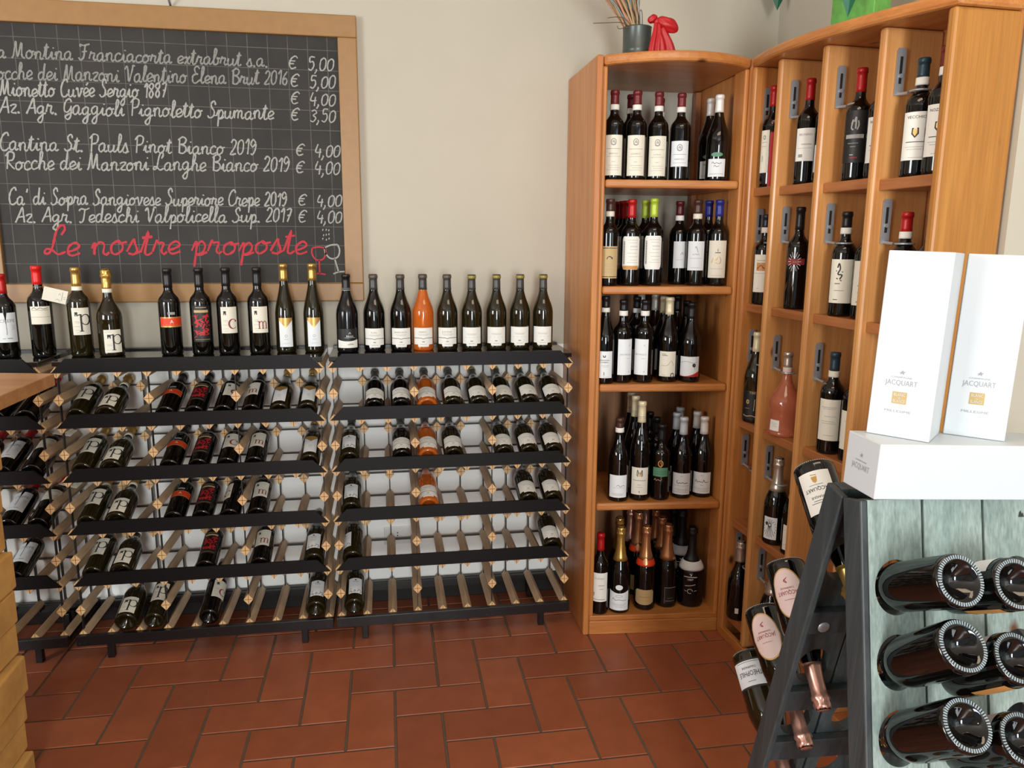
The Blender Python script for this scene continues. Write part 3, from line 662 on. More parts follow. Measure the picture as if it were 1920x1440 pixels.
b.oval(.044, .31, .05, 'label_green', 'green_emblem').label(.066, .055, .26, 'cool').prints([('s', [(-.018, .205), (-.014, .225), (-.008, .205), (0, .215), (.008, .205), (.018, .215)], .0014), ('s', [(-.01, .17), (-.006, .185), (0, .17), (.01, .18)], .0014), ('l', -.026, .026, .085, .0008)], 'ink'); K['a5'] = b.root
b = Bottle('wine_bottle', 'bordeaux', 'glass_dark').capsule('brown', .86).band(.80, .86, 'cream', e=.002)
b.label(.070, .09, .46, 'tan').prints([('l', -.035, .035, .435, .0025), ('l', -.035, .035, .105, .0025), ('p', [(-.008, .31), (.014, .31), (.014, .33), (.003, .35), (-.006, .335)])], 'ink').lines(-.02, .02, [.25, .23, .19, .16]); K['b1'] = b.root
def octo(key, cap, foot):
    b = Bottle('wine_bottle', 'bordeaux', 'glass_dark').capsule(cap, .79)
    b.shape(lambda t: (.19 + .05 * max(0, abs(t) - .82) / .18, .575 - .03 * max(0, abs(t) - .82) / .18), .070, 'paper', n=24)
    b.prints([('t', 'RONCHI', .012, .45, .0045, .03)], 'ink_grey').lines(-.012, .028, [.53, .50, .42, .38, .34, .30, .27])
    b.prints([('r', -.028, .25, -.023, .52)] , 'ink_grey', 'label_margin').prints([('l', -.0285, -.0225, .27 + .03 * q, .0035) for q in range(8)], 'ink')
    if foot: b.label(.06, .192, .235, 'label_amber', 'label_foot', e=.0012)
    K[key] = b.root
octo('b2', 'red', True); octo('b3', 'lime', False)
b = Bottle('wine_bottle', 'bordeaux', 'glass_dark').capsule('wine', .83).band(.77, .83, 'paper', e=.0025)
b.label(.048, .20, .52, 'cool', ang=.0).prints([('s', [(.004, .36), (.01, .39), (.014, .36)], .002)], 'ink_grey').lines(-.015, .015, [.30]); K['b4'] = b.root
b = Bottle('wine_bottle', 'bordeaux', 'glass_dark').capsule('brown', .84).band(.78, .84, 'cream', e=.0025)
b.label(.066, .18, .52, 'cool').prints([('s', [(-.003, .44), (.0, .46), (.004, .43), (.008, .39)], .002), ('t', 'ALPINA', 0, .36, .005, .042)], 'ink_grey').lines(-.022, .022, [.32, .21]); K['b5'] = b.root
b = Bottle('wine_bottle', 'bordeaux', 'glass_dark').capsule('blue', .81)
b.label(.072, .095, .53, 'cream').prints([('l', -.008, .012, .385, .0025), ('s', [(.002, .40), (.002, .435)], .0016)], 'ink').prints([('s', [(-.02, .27), (-.012, .34), (-.004, .30), (.006, .35), (.014, .30), (.008, .26), (-.006, .27), (-.014, .25)], .002)], 'label_gold', 'label_drawing').lines(-.025, .025, [.20, .12]); K['b6'] = b.root
b = Bottle('wine_bottle', 'burgundy', 'glass_dark').capsule('matt_black', .87).band(.82, .87, 'paper', e=.002)
b.label(.068, .07, .38, 'cool').prints([('s', [(-.004, .335), (-.003, .315), (.003, .315), (.004, .335)], .003), ('t', 'CONERO', 0, .245, .005, .045), ('l', -.02, .02, .275, .0014), ('s', [(0, .10), (0, .14)], .002)], 'ink').lines(-.012, .02, [.215, .2, .08]); K['c1'] = b.root
def sanp(key, word):
    b = Bottle('wine_bottle', 'bordeaux', 'glass_dark').capsule('matt_black', .87).band(.81, .87, 'paper', e=.0025)
    b.label(.060, .10, .535, 'cool').prints([('t', word, 0, .34, .006, .045), ('s', [(.014, .45), (.016, .47)], .0018), ('s', [(.016, .13), (.016, .15)], .0018)], 'ink_grey').lines(.004, .02, [.30]); K[key] = b.root
sanp('c2', 'SAN PAOLO'); sanp('c3', 'SAN PAOLO')
b = Bottle('wine_bottle', 'burgundy', 'glass_dark').capsule('cream', .80)
b.label(.066, .07, .37, 'cream').prints([('l', -.022, -.006, .335, .0016), ('l', -.022, .0, .32, .0016), ('s', arc(.020, .085, .006, .025, 0, 360, 10), .003)], 'ink').prints([('s', [(-.024, .20), (.0, .205), (.014, .26), (.024, .2)], .0012), ('l', -.022, -.006, .085, .001)], 'ink_grey'); K['c5'] = b.root
b = Bottle('wine_bottle', 'burgundy', 'glass_dark').capsule('matt_black', .80)
b.label(.080, .075, .33, 'cool').prints([('s', [(-.038, .25), (-.01, .27), (.012, .25), (.03, .262)], .0014)], 'ink_grey').prints([('s', arc(.018, .22, .004, .014, 0, 360, 8), .006), ('s', [(.02, .2), (.021, .17)], .001)], 'ink', 'label_tree').shape(lambda t: (.076, .09 + .055 * max(0, t) ** 2 + .01 * sin(3 * t)), .080, 'label_red', 'label_hill', e=.0011, parent=b.last); K['c8'] = b.root
def plain(key, kind, glass, cap, frac=.80, band=None):
    b = Bottle('wine_bottle', kind, glass).capsule(cap, frac)
    if band: b.band(frac - .055, frac, band, e=.0022)
    b.label(.066, .10, .36, 'cool').lines(-.02, .02, [.28, .25, .15]); K[key] = b.root
plain('grey_cap', 'burgundy', 'glass_dark', 'grey'); plain('black_band', 'bordeaux', 'glass_dark', 'matt_black', .86, 'cool'); plain('cream_cap', 'burgundy', 'glass_dark', 'cream'); plain('black_cap', 'burgundy', 'glass_dark', 'matt_black')
b = Bottle('wine_bottle', 'burgundy', 'glass_dark').capsule('brown', .885).band(.83, .885, 'paper', e=.0022)
b.label(.074, .055, .33, 'cool').prints([('s', [(-.006, .195), (.002, .21), (.008, .19), (.02, .205), (.028, .195)], .0018), ('l', -.02, .03, .175, .0006)], 'ink_grey').lines(-.025, .025, [.10, .085]); K['d1'] = b.root
b = Bottle('wine_bottle', 'burgundy', 'glass_dark').capsule('cream', .79).band(.845, .85, 'ink_grey', 'capsule_ring', e=.0015).band(.83, .834, 'ink_grey', 'capsule_ring', e=.0015)
b.label(.070, .065, .345, 'cream').prints([('s', [(-.011, .26), (-.009, .32), (-.006, .29), (-.008, .25)], .0022), ('s', [(.011, .26), (.009, .32), (.006, .29), (.008, .25)], .0022)], 'ink').prints([('s', [(-.004, .30), (0, .28), (.004, .30), (0, .255)], .003)], 'label_amber', 'label_motif').prints([('l', -.026, .026, .21, .0018), ('l', -.008, .008, .165, .001), ('l', -.012, .012, .14, .001), ('r', -.002, .085, .002, .105)], 'ink_grey'); K['d2'] = b.root
b = Bottle('wine_bottle', 'bordeaux', 'glass_dark').capsule('matt_black', .78)
b.label(.062, .325, .445, 'label_green').prints([('l', -.025, .025, .39, .001), ('l', -.025, .025, .36, .001)], 'ink').prints([('s', arc(0, .50, .0085, .04, 0, 360, 14), .0035), ('s', [(0, .45), (.003, .48), (.0, .52)], .003)], 'label_amber', 'glass_emblem').prints([('s', [(-.024, .27), (-.02, .295), (-.014, .27), (-.008, .285), (0, .272), (.006, .29)], .0018)], 'tan', 'gold_script'); K['d3'] = b.root
b = Bottle('wine_bottle', 'burgundy', 'glass_dark').capsule('paleblue', .79)
b.label(.076, .055, .325, 'cool').prints([('s', [(-.014, .235), (-.018, .21), (-.012, .195), (-.006, .205), (.0, .2), (.006, .21), (.012, .2), (.026, .205)], .0018), ('l', -.004, .004, .285, .001)], 'ink').lines(-.032, .032, [.165, .12, .105, .085]); K['d4'] = b.root
b = Bottle('wine_bottle', 'burgundy', 'glass_dark').capsule('white', .79)
b.label(.076, .055, .325, 'cool').prints([('s', [(-.026, .2), (-.022, .225), (-.016, .2), (-.008, .21), (.004, .2), (.008, .23), (.014, .2), (.026, .205)], .0018), ('l', -.004, .004, .285, .001), ('l', -.004, .006, .16, .0012)], 'ink').lines(-.032, .032, [.12, .105, .085]); K['d5'] = b.root
b = Bottle('wine_bottle', 'bordeaux', 'glass_dark').capsule('red', .79)
b.label(.070, .17, .535, 'paper').prints([('t', 'MUSIGNY', 0, .455, .006, .056), ('s', [(-.024, .24), (-.022, .28), (-.026, .27)], .004)], 'ink_grey').prints([('l', -.004, .02, .375, .0014), ('l', .0, .016, .33, .0012), ('l', -.026, .024, .195, .0016)], 'ink_red'); K['e1'] = b.root
def champ(key, foilcol, frac, glass='glass_dark', kind='champagne'):
    b = Bottle('champagne_bottle', kind, glass).foil(foilcol, frac); K[key] = b.root; return b
b = champ('e2', 'gold', .61)
b.oval(.030, .315, .062, 'cool', 'medallion').shape(lambda t: (.04, .245 + .03 * t * t), .084, 'cool').prints([('s', arc(0, .21, .014, .012, 0, 360, 14), .0014), ('s', [(-.026, .16), (-.022, .185), (-.014, .16), (0, .17), (.02, .16), (.03, .165)], .0024)], 'ink_grey').lines(-.03, .03, [.115, .1, .08])
b = champ('e3', 'rosegold', .60)
b.band(.535, .602, 'label_orange', 'orange_collar', e=.0016).oval(.026, .59, .075, 'cap_rosegold', 'seal', e=.003).shape(lambda t: (.07 + .03 * abs(t) ** 3, .255 - (.02 if abs(t) > .85 else 0)), .080, 'tan', n=24).prints([('l', -.022, .022, .16, .0035), ('l', -.012, .012, .20, .001), ('l', -.02, .02, .12, .001)], 'label_amber')
b = champ('e4', 'rosegold', .58)
b.label(.050, .055, .25, 'black_label', ang=.35).prints([('l', -.025, .025, .25, .0022), ('r', -.025, .055, -.0235, .25), ('l', -.02, .02, .085, .002), ('l', -.012, .012, .12, .0012)], 'ink_grey')
b = champ('e6', 'blackfoil', .55, 'glass_black', 'demijohn')
b.band(.475, .575, 'cool', 'white_collar', e=.002).label(.06, .18, .44, 'glass_black', 'printed_front', e=.0006).prints([('t', '1887', 0, .355, .008, .032), ('l', -.026, .026, .395, .003), ('s', [(0, .415), (.004, .43), (-.004, .44)], .003), ('s', [(-.02, .28), (0, .29), (.02, .305)], .0024), ('s', arc(0, .215, .010, .028, 0, 300, 10), .0018), ('s', [(-.022, .22), (-.014, .21)], .0018), ('s', [(.016, .22), (.026, .225)], .0018)], 'cap_white')
champ('gold_hidden', 'gold', .61).label(.07, .07, .24, 'tan'); champ('pink_hidden', 'pinkgold', .58).label(.07, .07, .24, 'paper'); champ('rose_hidden', 'rosegold', .60).label(.07, .07, .24, 'tan'); champ('black_hidden', 'blackfoil', .58, 'glass_black')
# --- bottles of the wall shelf
b = Bottle('wine_bottle', 'bordeaux', 'glass_dark').capsule('red', .80)
b.label(.036, .14, .56, 'cream', ang=-.55).prints([('s', arc(0, .49, .004, .018, 0, 360, 8), .003), ('l', -.01, .01, .44, .0012), ('l', -.01, .01, .40, .001), ('s', [(-.008, .25), (-.004, .31), (-.002, .25)], .0014)], 'ink_grey').label(.042, .0, .64, 'label_red', 'red_side_label', ang=.55); K['f1'] = b.root
b = Bottle('wine_bottle', 'bordeaux', 'glass_dark').capsule('red', .80)
b.label(.066, .22, .53, 'paper').prints([('t', 'BRUNINO', 0, .46, .006, .044), ('l', -.012, .02, .375, .002), ('l', -.024, .024, .34, .0007), ('r', -.02, .255, -.006, .285)], 'ink_grey'); K['f2'] = b.root
b = Bottle('wine_bottle', 'bordeaux', 'glass_dark').capsule('red', .79)
b.label(.078, .16, .62, 'black_label').prints([('s', [(-.012, .50), (-.008, .54), (-.012, .47), (-.006, .45)], .004), ('s', [(-.004, .52), (0, .56), (.0, .46)], .004), ('s', [(.006, .53), (.008, .49), (.004, .45)], .004), ('r', -.028, .375, .024, .41), ('l', -.02, .01, .33, .0014), ('l', -.012, .004, .30, .0014), ('r', -.012, .225, -.002, .235)], 'ink_grey').prints([('l', -.012, .01, .20, .003)], 'ink_red'); K['f3'] = b.root
def shield(key, cap, band, ww):
    b = Bottle('wine_bottle', 'bordeaux', 'glass_dark').capsule(cap, .84)
    if band: b.band(.775, .84, 'paper', e=.0025)
    b.label(.072, .14, .545, 'paper').prints([('t', ww, 0, .49, .007, .05), ('p', [(-.008, .41), (.008, .41), (.009, .36), (0, .325), (-.009, .36)]), ('l', -.022, .022, .29, .0018)], 'ink').prints([('p', [(-.005, .40), (.005, .40), (.0055, .365), (0, .34), (-.0055, .365)])], 'label_gold', 'label_shield', e=.0018).lines(-.024, .024, [.25, .23, .16])
    K[key] = b.root
shield('f4', 'teal', True, 'VECCHIO'); shield('f5', 'maroon', True, 'NOZZANO')
b = Bottle('wine_bottle', 'bordeaux', 'glass_dark').capsule('navy', .86).band(.80, .86, 'cream', e=.0022)
b.label(.066, .14, .56, 'cream').prints([('r', -.02, .38, .02, .47)], 'label_amber', 'label_picture').prints([('l', -.02, .02, .49, .002), ('l', -.03, .03, .35, .001), ('l', -.018, -.008, .18, .0012)], 'ink_grey').prints([('s', [(-.018, .40), (-.004, .44), (.006, .41), (.018, .42)], .003)], 'ink_red'); K['g1'] = b.root
b = Bottle('wine_bottle', 'bordeaux', 'glass_dark').capsule('matt_black', .78)
b.label(.062, .44, .50, 'ink_red', 'red_band').prints([('s', [(-.004 + .012 * cos(t), .47 + .05 * sin(t)), (-.004 + .022 * cos(t), .47 + .10 * sin(t))], .0013) for t in [2 * pi * q / 16 for q in range(16)]], 'paper', 'sun_rays').prints([('t', 'LUCE', 0, .46, .005)], 'tan'); K['g2'] = b.root
b = Bottle('wine_bottle', 'bordeaux', 'glass_dark').capsule('matt_black', .85).band(.79, .85, 'paper', e=.0025)
b.label(.072, .13, .55, 'cream').prints([('s', [(-.01, .47), (-.006, .51), (-.002, .46), (-.008, .41), (.004, .40), (-.002, .36)], .004), ('s', [(-.014, .44), (.006, .43)], .003), ('s', [(-.012, .37), (.004, .345)], .003), ('l', -.016, .0, .315, .002), ('l', -.016, .012, .25, .001), ('l', -.018, -.004, .16, .002)], 'ink'); K['g3'] = b.root
b = Bottle('wine_bottle', 'bordeaux', 'glass_dark').capsule('red', .83).band(.77, .83, 'paper', e=.0025)
b.label(.066, .15, .52, 'cream').lines(-.024, .024, [.46, .43, .36, .30, .25, .20], 'ink_grey', .0016); K['g4'] = b.root
b = Bottle('wine_bottle', 'burgundy', 'glass_olive').capsule('cream', .79)
b.label(.074, .04, .36, 'black_label').prints([('t', 'TIBE', 0, .33, .008, .05), ('s', arc(-.016, .24, .004, .018, 0, 360, 8), .004), ('s', [(-.034, .09), (-.02, .075), (0, .085), (.02, .07), (.034, .085)], .0024), ('p', [(.006, .14), (.026, .15), (.028, .29), (.008, .27)]), ('l', -.026, -.008, .165, .001)], 'tan').label(.018, .05, .16, 'paper', 'side_label', ang=.75, e=.0011); K['h1'] = b.root
b = Bottle('wine_bottle', 'cone', 'glass_rose').capsule('silver', .82).band(.76, .82, 'label_pink', e=.002)
b.label(.04, .07, .20, 'paper', ang=-.5).lines(-.012, .012, [.16, .14, .12]); K['h2'] = b.root
b = Bottle('wine_bottle', 'bordeaux', 'glass_dark').capsule('teal', .82).band(.76, .82, 'cream', e=.0025)
b.label(.070, .14, .55, 'cream').lines(-.024, .022, [.47, .455, .38, .33, .31, .19], 'ink_grey', .001); K['h3'] = b.root
plain('side', 'bordeaux', 'glass_dark', 'matt_black', .80)
b = Bottle('wine_bottle', 'bordeaux', 'glass_dark').capsule('ash', .80).label(.074, .12, .5, 'cream').lines(-.02, .02, [.4, .35, .3]); K['ashcap'] = b.root
b = champ('i2', 'silver', .62); b.label(.05, .07, .33, 'cool', ang=-.25)
b.prints([('s', [(.004 * cos(t), .24 + .012 * sin(t)), (.024 * cos(t + .2), .20 + .11 * sin(t + .2))], .0016) for t in [2 * pi * q / 18 for q in range(18)]] + [('s', arc(-.012, .25, .003, .012, 0, 360, 8), .005)], 'ink', 'label_pattern')
b = champ('i2b', 'silver', .62); b.label(.07, .06, .34, 'cream').lines(-.03, .03, [.28, .22, .16, .12])
b = champ('j1', 'silver', .74); b.label(.014, .10, .17, 'paper', ang=.1)
b = champ('j2', 'silver', .62); b.label(.07, .06, .34, 'cream')
PROTO = dict(K); USED = set()
ORD = ['first', 'second', 'third', 'fourth', 'fifth', 'sixth', 'seventh', 'eighth', 'ninth']
def place(key, loc, rot=(0, 0, 0), H=None, label='', group=None, kind=None, rs=None, cat='wine bottle'):
    o = PROTO[key] if key not in USED else dup(PROTO[key])
    USED.add(key)
    o.location = loc; o.rotation_euler = rot
    return tag(o, label, cat, group)
def setH(o, key, H, rs=None):
    h0 = max(v.co.z for v in o.children[0].data.vertices); s = H / h0
    r = rs if rs else min(1.12, max(.94, (s + 1) / 2)); o.scale = (r, r, s); return o
def face(x, y, turn=0): return (0, 0, atan2(.2 - x, y + 2.87) * -1 * -1 + turn)   # label towards the middle of the room
def faceZ(x, y, turn=0.0):
    d = Vector((.2 - x, -2.87 - y)); return (0, 0, atan2(d.x, -d.y) + turn)

# standing on the racks
TOPG = 'wine bottles standing on top of the racks'
Z1 = 1.0402
for key, x, y, H, lab in [
    ('crepe', -1.152, .135, .299, 'red-capped wine bottle with cracked white CREPE label standing at left end of rack top'),
    ('tag', -1.033, .135, .328, 'bright red-capped wine bottle with a cream card tag hanging from its neck'),
    ('p', -.905, .14, .322, 'gold-capped straight wine bottle with big p label standing beside the tagged bottle'),
    ('pp', -.803, .14, .318, 'round-bodied sparkling bottle with gold foil and big p label standing on rack top'),
    ('A', -.591, .135, .319, 'black-capped wine bottle with bright orange band label standing on rack top'),
    ('red', -.481, .135, .320, 'black-capped wine bottle with red flower pattern on black label, standing on rack top'),
    ('c', -.386, .135, .322, 'black-capped wine bottle with big red c on white label, standing on rack top'),
    ('m', -.274, .135, .323, 'black-capped wine bottle with big red m on white label, standing on rack top'),
    ('rh', -.179, .15, .336, 'left one of two slender bottles with gold caps and gold chevron labels on rack top'),
    ('rh', -.074, .15, .337, 'right one of two slender bottles with gold caps and gold chevron labels on rack top'),
    ('dk', .053, .13, .298, 'all-black sloping wine bottle with half white label at left end of right rack top'),
    ('w1', .155, .15, .296, 'dark sloping wine bottle with split white label, directly right of the all-black bottle'),
    ('w2', .258, .15, .295, 'dark sloping wine bottle with split white label, directly left of the orange wine'),
    ('or', .345, .15, .296, 'clear sloping bottle of bright orange wine standing on right rack top'),
    ('w3', .44, .15, .295, 'olive sloping wine bottle with split white label, directly right of the orange wine'),
    ('w4', .537, .15, .294, 'olive sloping bottle with plain white label, second to the right of the orange wine'),
    ('w4', .636, .15, .295, 'olive sloping bottle with plain white label, third from the right end of rack top'),
    ('w4', .731, .15, .295, 'olive sloping bottle with plain white label, second from the right end of rack top'),
    ('w4', .825, .15, .295, 'olive sloping bottle with plain white label, last at the right end of rack top')]:
    o = setH(place(key, (x, y, Z1), faceZ(x, y, .12 if key in ('crepe', 'p', 'pp', 'A', 'c', 'm') else 0), label=lab, group=TOPG), key, H)
    if key == 'tag':
        t = MB(); R = Matrix.Rotation(radians(16), 4, 'Y')
        for v in [(-.012, -.0006, -.026), (.060, -.0006, -.026), (.060, -.0006, .018), (-.012, -.0006, .018), (-.012, .0006, -.026), (.060, .0006, -.026), (.060, .0006, .018), (-.012, .0006, .018)]: t.v.append(tuple(R @ Vector(v) + Vector((.026, -.044, .215))))
        t.f = [(0, 1, 2, 3), (7, 6, 5, 4), (0, 4, 5, 1), (1, 5, 6, 2), (2, 6, 7, 3), (3, 7, 4, 0)]; t.m = [0] * 6
        tg = t.build('hang_tag', 'cream', o)
        p = MB()
        for a in ([(.034, 0), (.037, .006), (.04, 0)], [(.045, .012), (.045, -.018)], [(.028, -.018), (.034, -.014), (.042, -.02)], [(.05, -.004), (.056, -.004)], [(.05, -.010), (.056, -.010)], [(-.006, .010), (-.005, .012)]):
            v, f = ribbon2d(a, .0012); p.add([tuple(R @ Vector((q[0], -.0012, q[1])) + Vector((.026, -.044, .215))) for q in v], f)
        p.build('tag_print', 'ink_grey', tg)
        MB().tube([(.012, -.012, .232), (.0, -.017, .231), (-.014, -.01, .232), (-.012, .012, .234), (.012, .013, .233), (.016, -.006, .231), (.017, -.043, .226)], .0008, 6).build('tag_string', 'straw', o)

# lying in the racks: base on the strip-level bars, neck on the rear blocks
DES = {'p': 'gold-capped bottle with big p label', 'pp': 'sparkling bottle with big p label', 'A': 'bottle with orange band label', 'red': 'bottle with red flower label', 'c': 'bottle with big c label', 'm': 'bottle with big m label',
       'rh': 'slender bottle with gold chevron label', 'sq': 'sloping bottle with black scroll label', 'w1': 'dark sloping bottle with split white label', 'w2': 'dark sloping bottle with split white label', 'or': 'orange wine bottle with white label', 'w3': 'olive sloping bottle with split white label', 'w4': 'olive sloping bottle with plain white label',
       'crepe': 'bottle with cracked white label', 'tag': 'bottle with short cream label'}
ROWN = {4: 'top', 3: 'second', 2: 'third', 1: 'fourth', 0: 'bottom'}
TH = radians(18.5)
LY = [(XM, 'middle', {4: {0: 'p', 1: 'pp', 3: 'A', 4: 'red', 5: 'c', 6: 'm', 7: 'rh', 8: 'rh'}, 3: {0: 'p', 1: 'pp', 3: 'A', 4: 'red', 5: 'c', 6: 'm', 8: 'rh'}, 2: {0: 'p', 1: 'pp', 3: 'A', 4: 'red', 5: 'c', 6: 'm'}, 1: {0: 'p', 1: 'pp', 4: 'red', 6: 'm', 8: 'sq'}, 0: {1: 'pp', 2: 'p', 4: 'c', 8: 'sq'}}),
      (XR, 'right', {4: {1: 'w1', 2: 'w2', 3: 'or', 4: 'w3', 5: 'w4', 6: 'w4', 7: 'w4', 8: 'w4'}, 3: {0: 'sq', 2: 'w2', 3: 'or', 4: 'w3', 6: 'w4', 7: 'w4', 8: 'w4'}, 2: {0: 'sq', 3: 'or', 7: 'w4', 8: 'w4'}, 1: {0: 'sq', 8: 'w4'}, 0: {0: 'sq'}}),
      (XL, 'left', {4: {8: 'tag', 7: 'crepe'}, 3: {8: 'tag', 7: 'crepe', 6: 'crepe'}, 2: {8: 'tag', 7: 'crepe'}, 1: {7: 'crepe'}})]
SPIN = {(XM, 4, 5): .5, (XM, 2, 5): -.95, (XR, 1, 0): -.85, (XM, 0, 4): .75, (XL, 4, 8): 2.6, (XM, 4, 6): -.35, (XM, 1, 0): -.2, (XL, 4, 7): 2.6}
rnd = random.Random(3)
for xr, rn_, rows in LY:
    for lev, cells in rows.items():
        for c, key in cells.items():
            sp = SPIN.get((xr, lev, c), rnd.uniform(-.12, .12))
            H = {'rh': .33, 'crepe': .305, 'tag': .31}.get(key, .30)
            Rm = Matrix.Rotation(-(pi / 2 - TH), 4, 'X') @ Matrix.Rotation(sp, 4, 'Z')
            big = key in ('pp', 'sq', 'w1', 'w2', 'or', 'w3', 'w4')
            h = .034 + (.002 if big else 0)
            lab = '%s in %s row of %s rack, %s from left' % (DES[key], ROWN[lev], rn_, ORD[sorted(cells).index(c)])
            o = place(key, (xr + c * P_ + .05, .006, .2 * lev + h), Rm.to_euler(), label=lab, group='wine bottles lying in the racks')
            setH(o, key, min(H, .325) if key != 'pp' else .30, 1.0 if not big else .97)

# ------------------------------------------------------------------ pine shelf unit on the back wall
SZ = [1.688, 1.302, .93, .455, -.02]
def yfront(x): return -.105 - .05 * (x - .957) / .56
def pine_unit():
    off = (1.25, .1, FZ); root = empty('shelf_unit', off)
    tag(root, 'tall orange pine shelf unit with bowed top against the back wall, right of the racks', 'shelf unit')
    H = 2.112
    def quad(name, mt, x0, x1, yf0, yf1, z0, z1, yb=.326, bev=.004):
        MB().prism([(x0, yf0), (x1, yf1), (x1, yb), (x0, yb)], z0, z1).build(name, mt, root, off=off, bevel=bev)
    quad('side_panel', 'pine_z', .955, .980, -.108, -.109, FZ, H, bev=.006)
    quad('side_panel', 'pine_z', 1.5085, 1.526, -.158, -.16, FZ, H, bev=.006)
    quad('inner_post', 'pine_z', .9802, .998, -.100, -.101, -.03, H - .035, yb=-.02, bev=.006)
    quad('inner_post', 'pine_z', 1.491, 1.508, -.150, -.151, -.03, H - .035, yb=-.06, bev=.006)
    boxpart('back_panel', 'pine_back', root, (.981, .318, -.042), (1.508, .327, SZ[1] - .031), .001, off)
    boxpart('corner_batten', 'pine_dark', root, (1.486, .28, -.02), (1.508, .317, H - .04), .002, off)
    xa, xb = .981, 1.508
    for i, z in enumerate(SZ[:4]):
        quad('shelf', 'pine_x', xa + .018, xb - .018, yfront(xa) + .002, yfront(xb) + .002, z - .03, z, yb=.316, bev=.008)
    quad('shelf', 'pine_x', xa, xb, yfront(xa) + .004, yfront(xb) + .004, -.042, -.02, bev=.003)
    quad('plinth', 'pine_x', xa, xb, yfront(xa) + .002, yfront(xb) + .002, FZ, -.0425, yb=-.03, bev=.003)
    arcp = []
    for k in range(17):
        t = k / 16; x = .9805 + (1.508 - .9805) * t; arcp.append((x, yfront(x) - .004 - .095 * (1 - (2 * t - 1) ** 2)))
    MB().prism(arcp + [(1.508, .326), (.9805, .326)], H - .036, H).build('bowed_top', 'pine_x', root, off=off, bevel=.010)
    for x, y, z in [(1.4985, -.13, SZ[1] - .036), (1.4985, -.13, SZ[2] - .036), (1.4985, -.13, SZ[3] - .036)]:
        boxpart('shelf_pin', 'steel', root, (x - .006, y, z - .004), (x - .001, y + .012, z + .006), .001, off)
pine_unit()
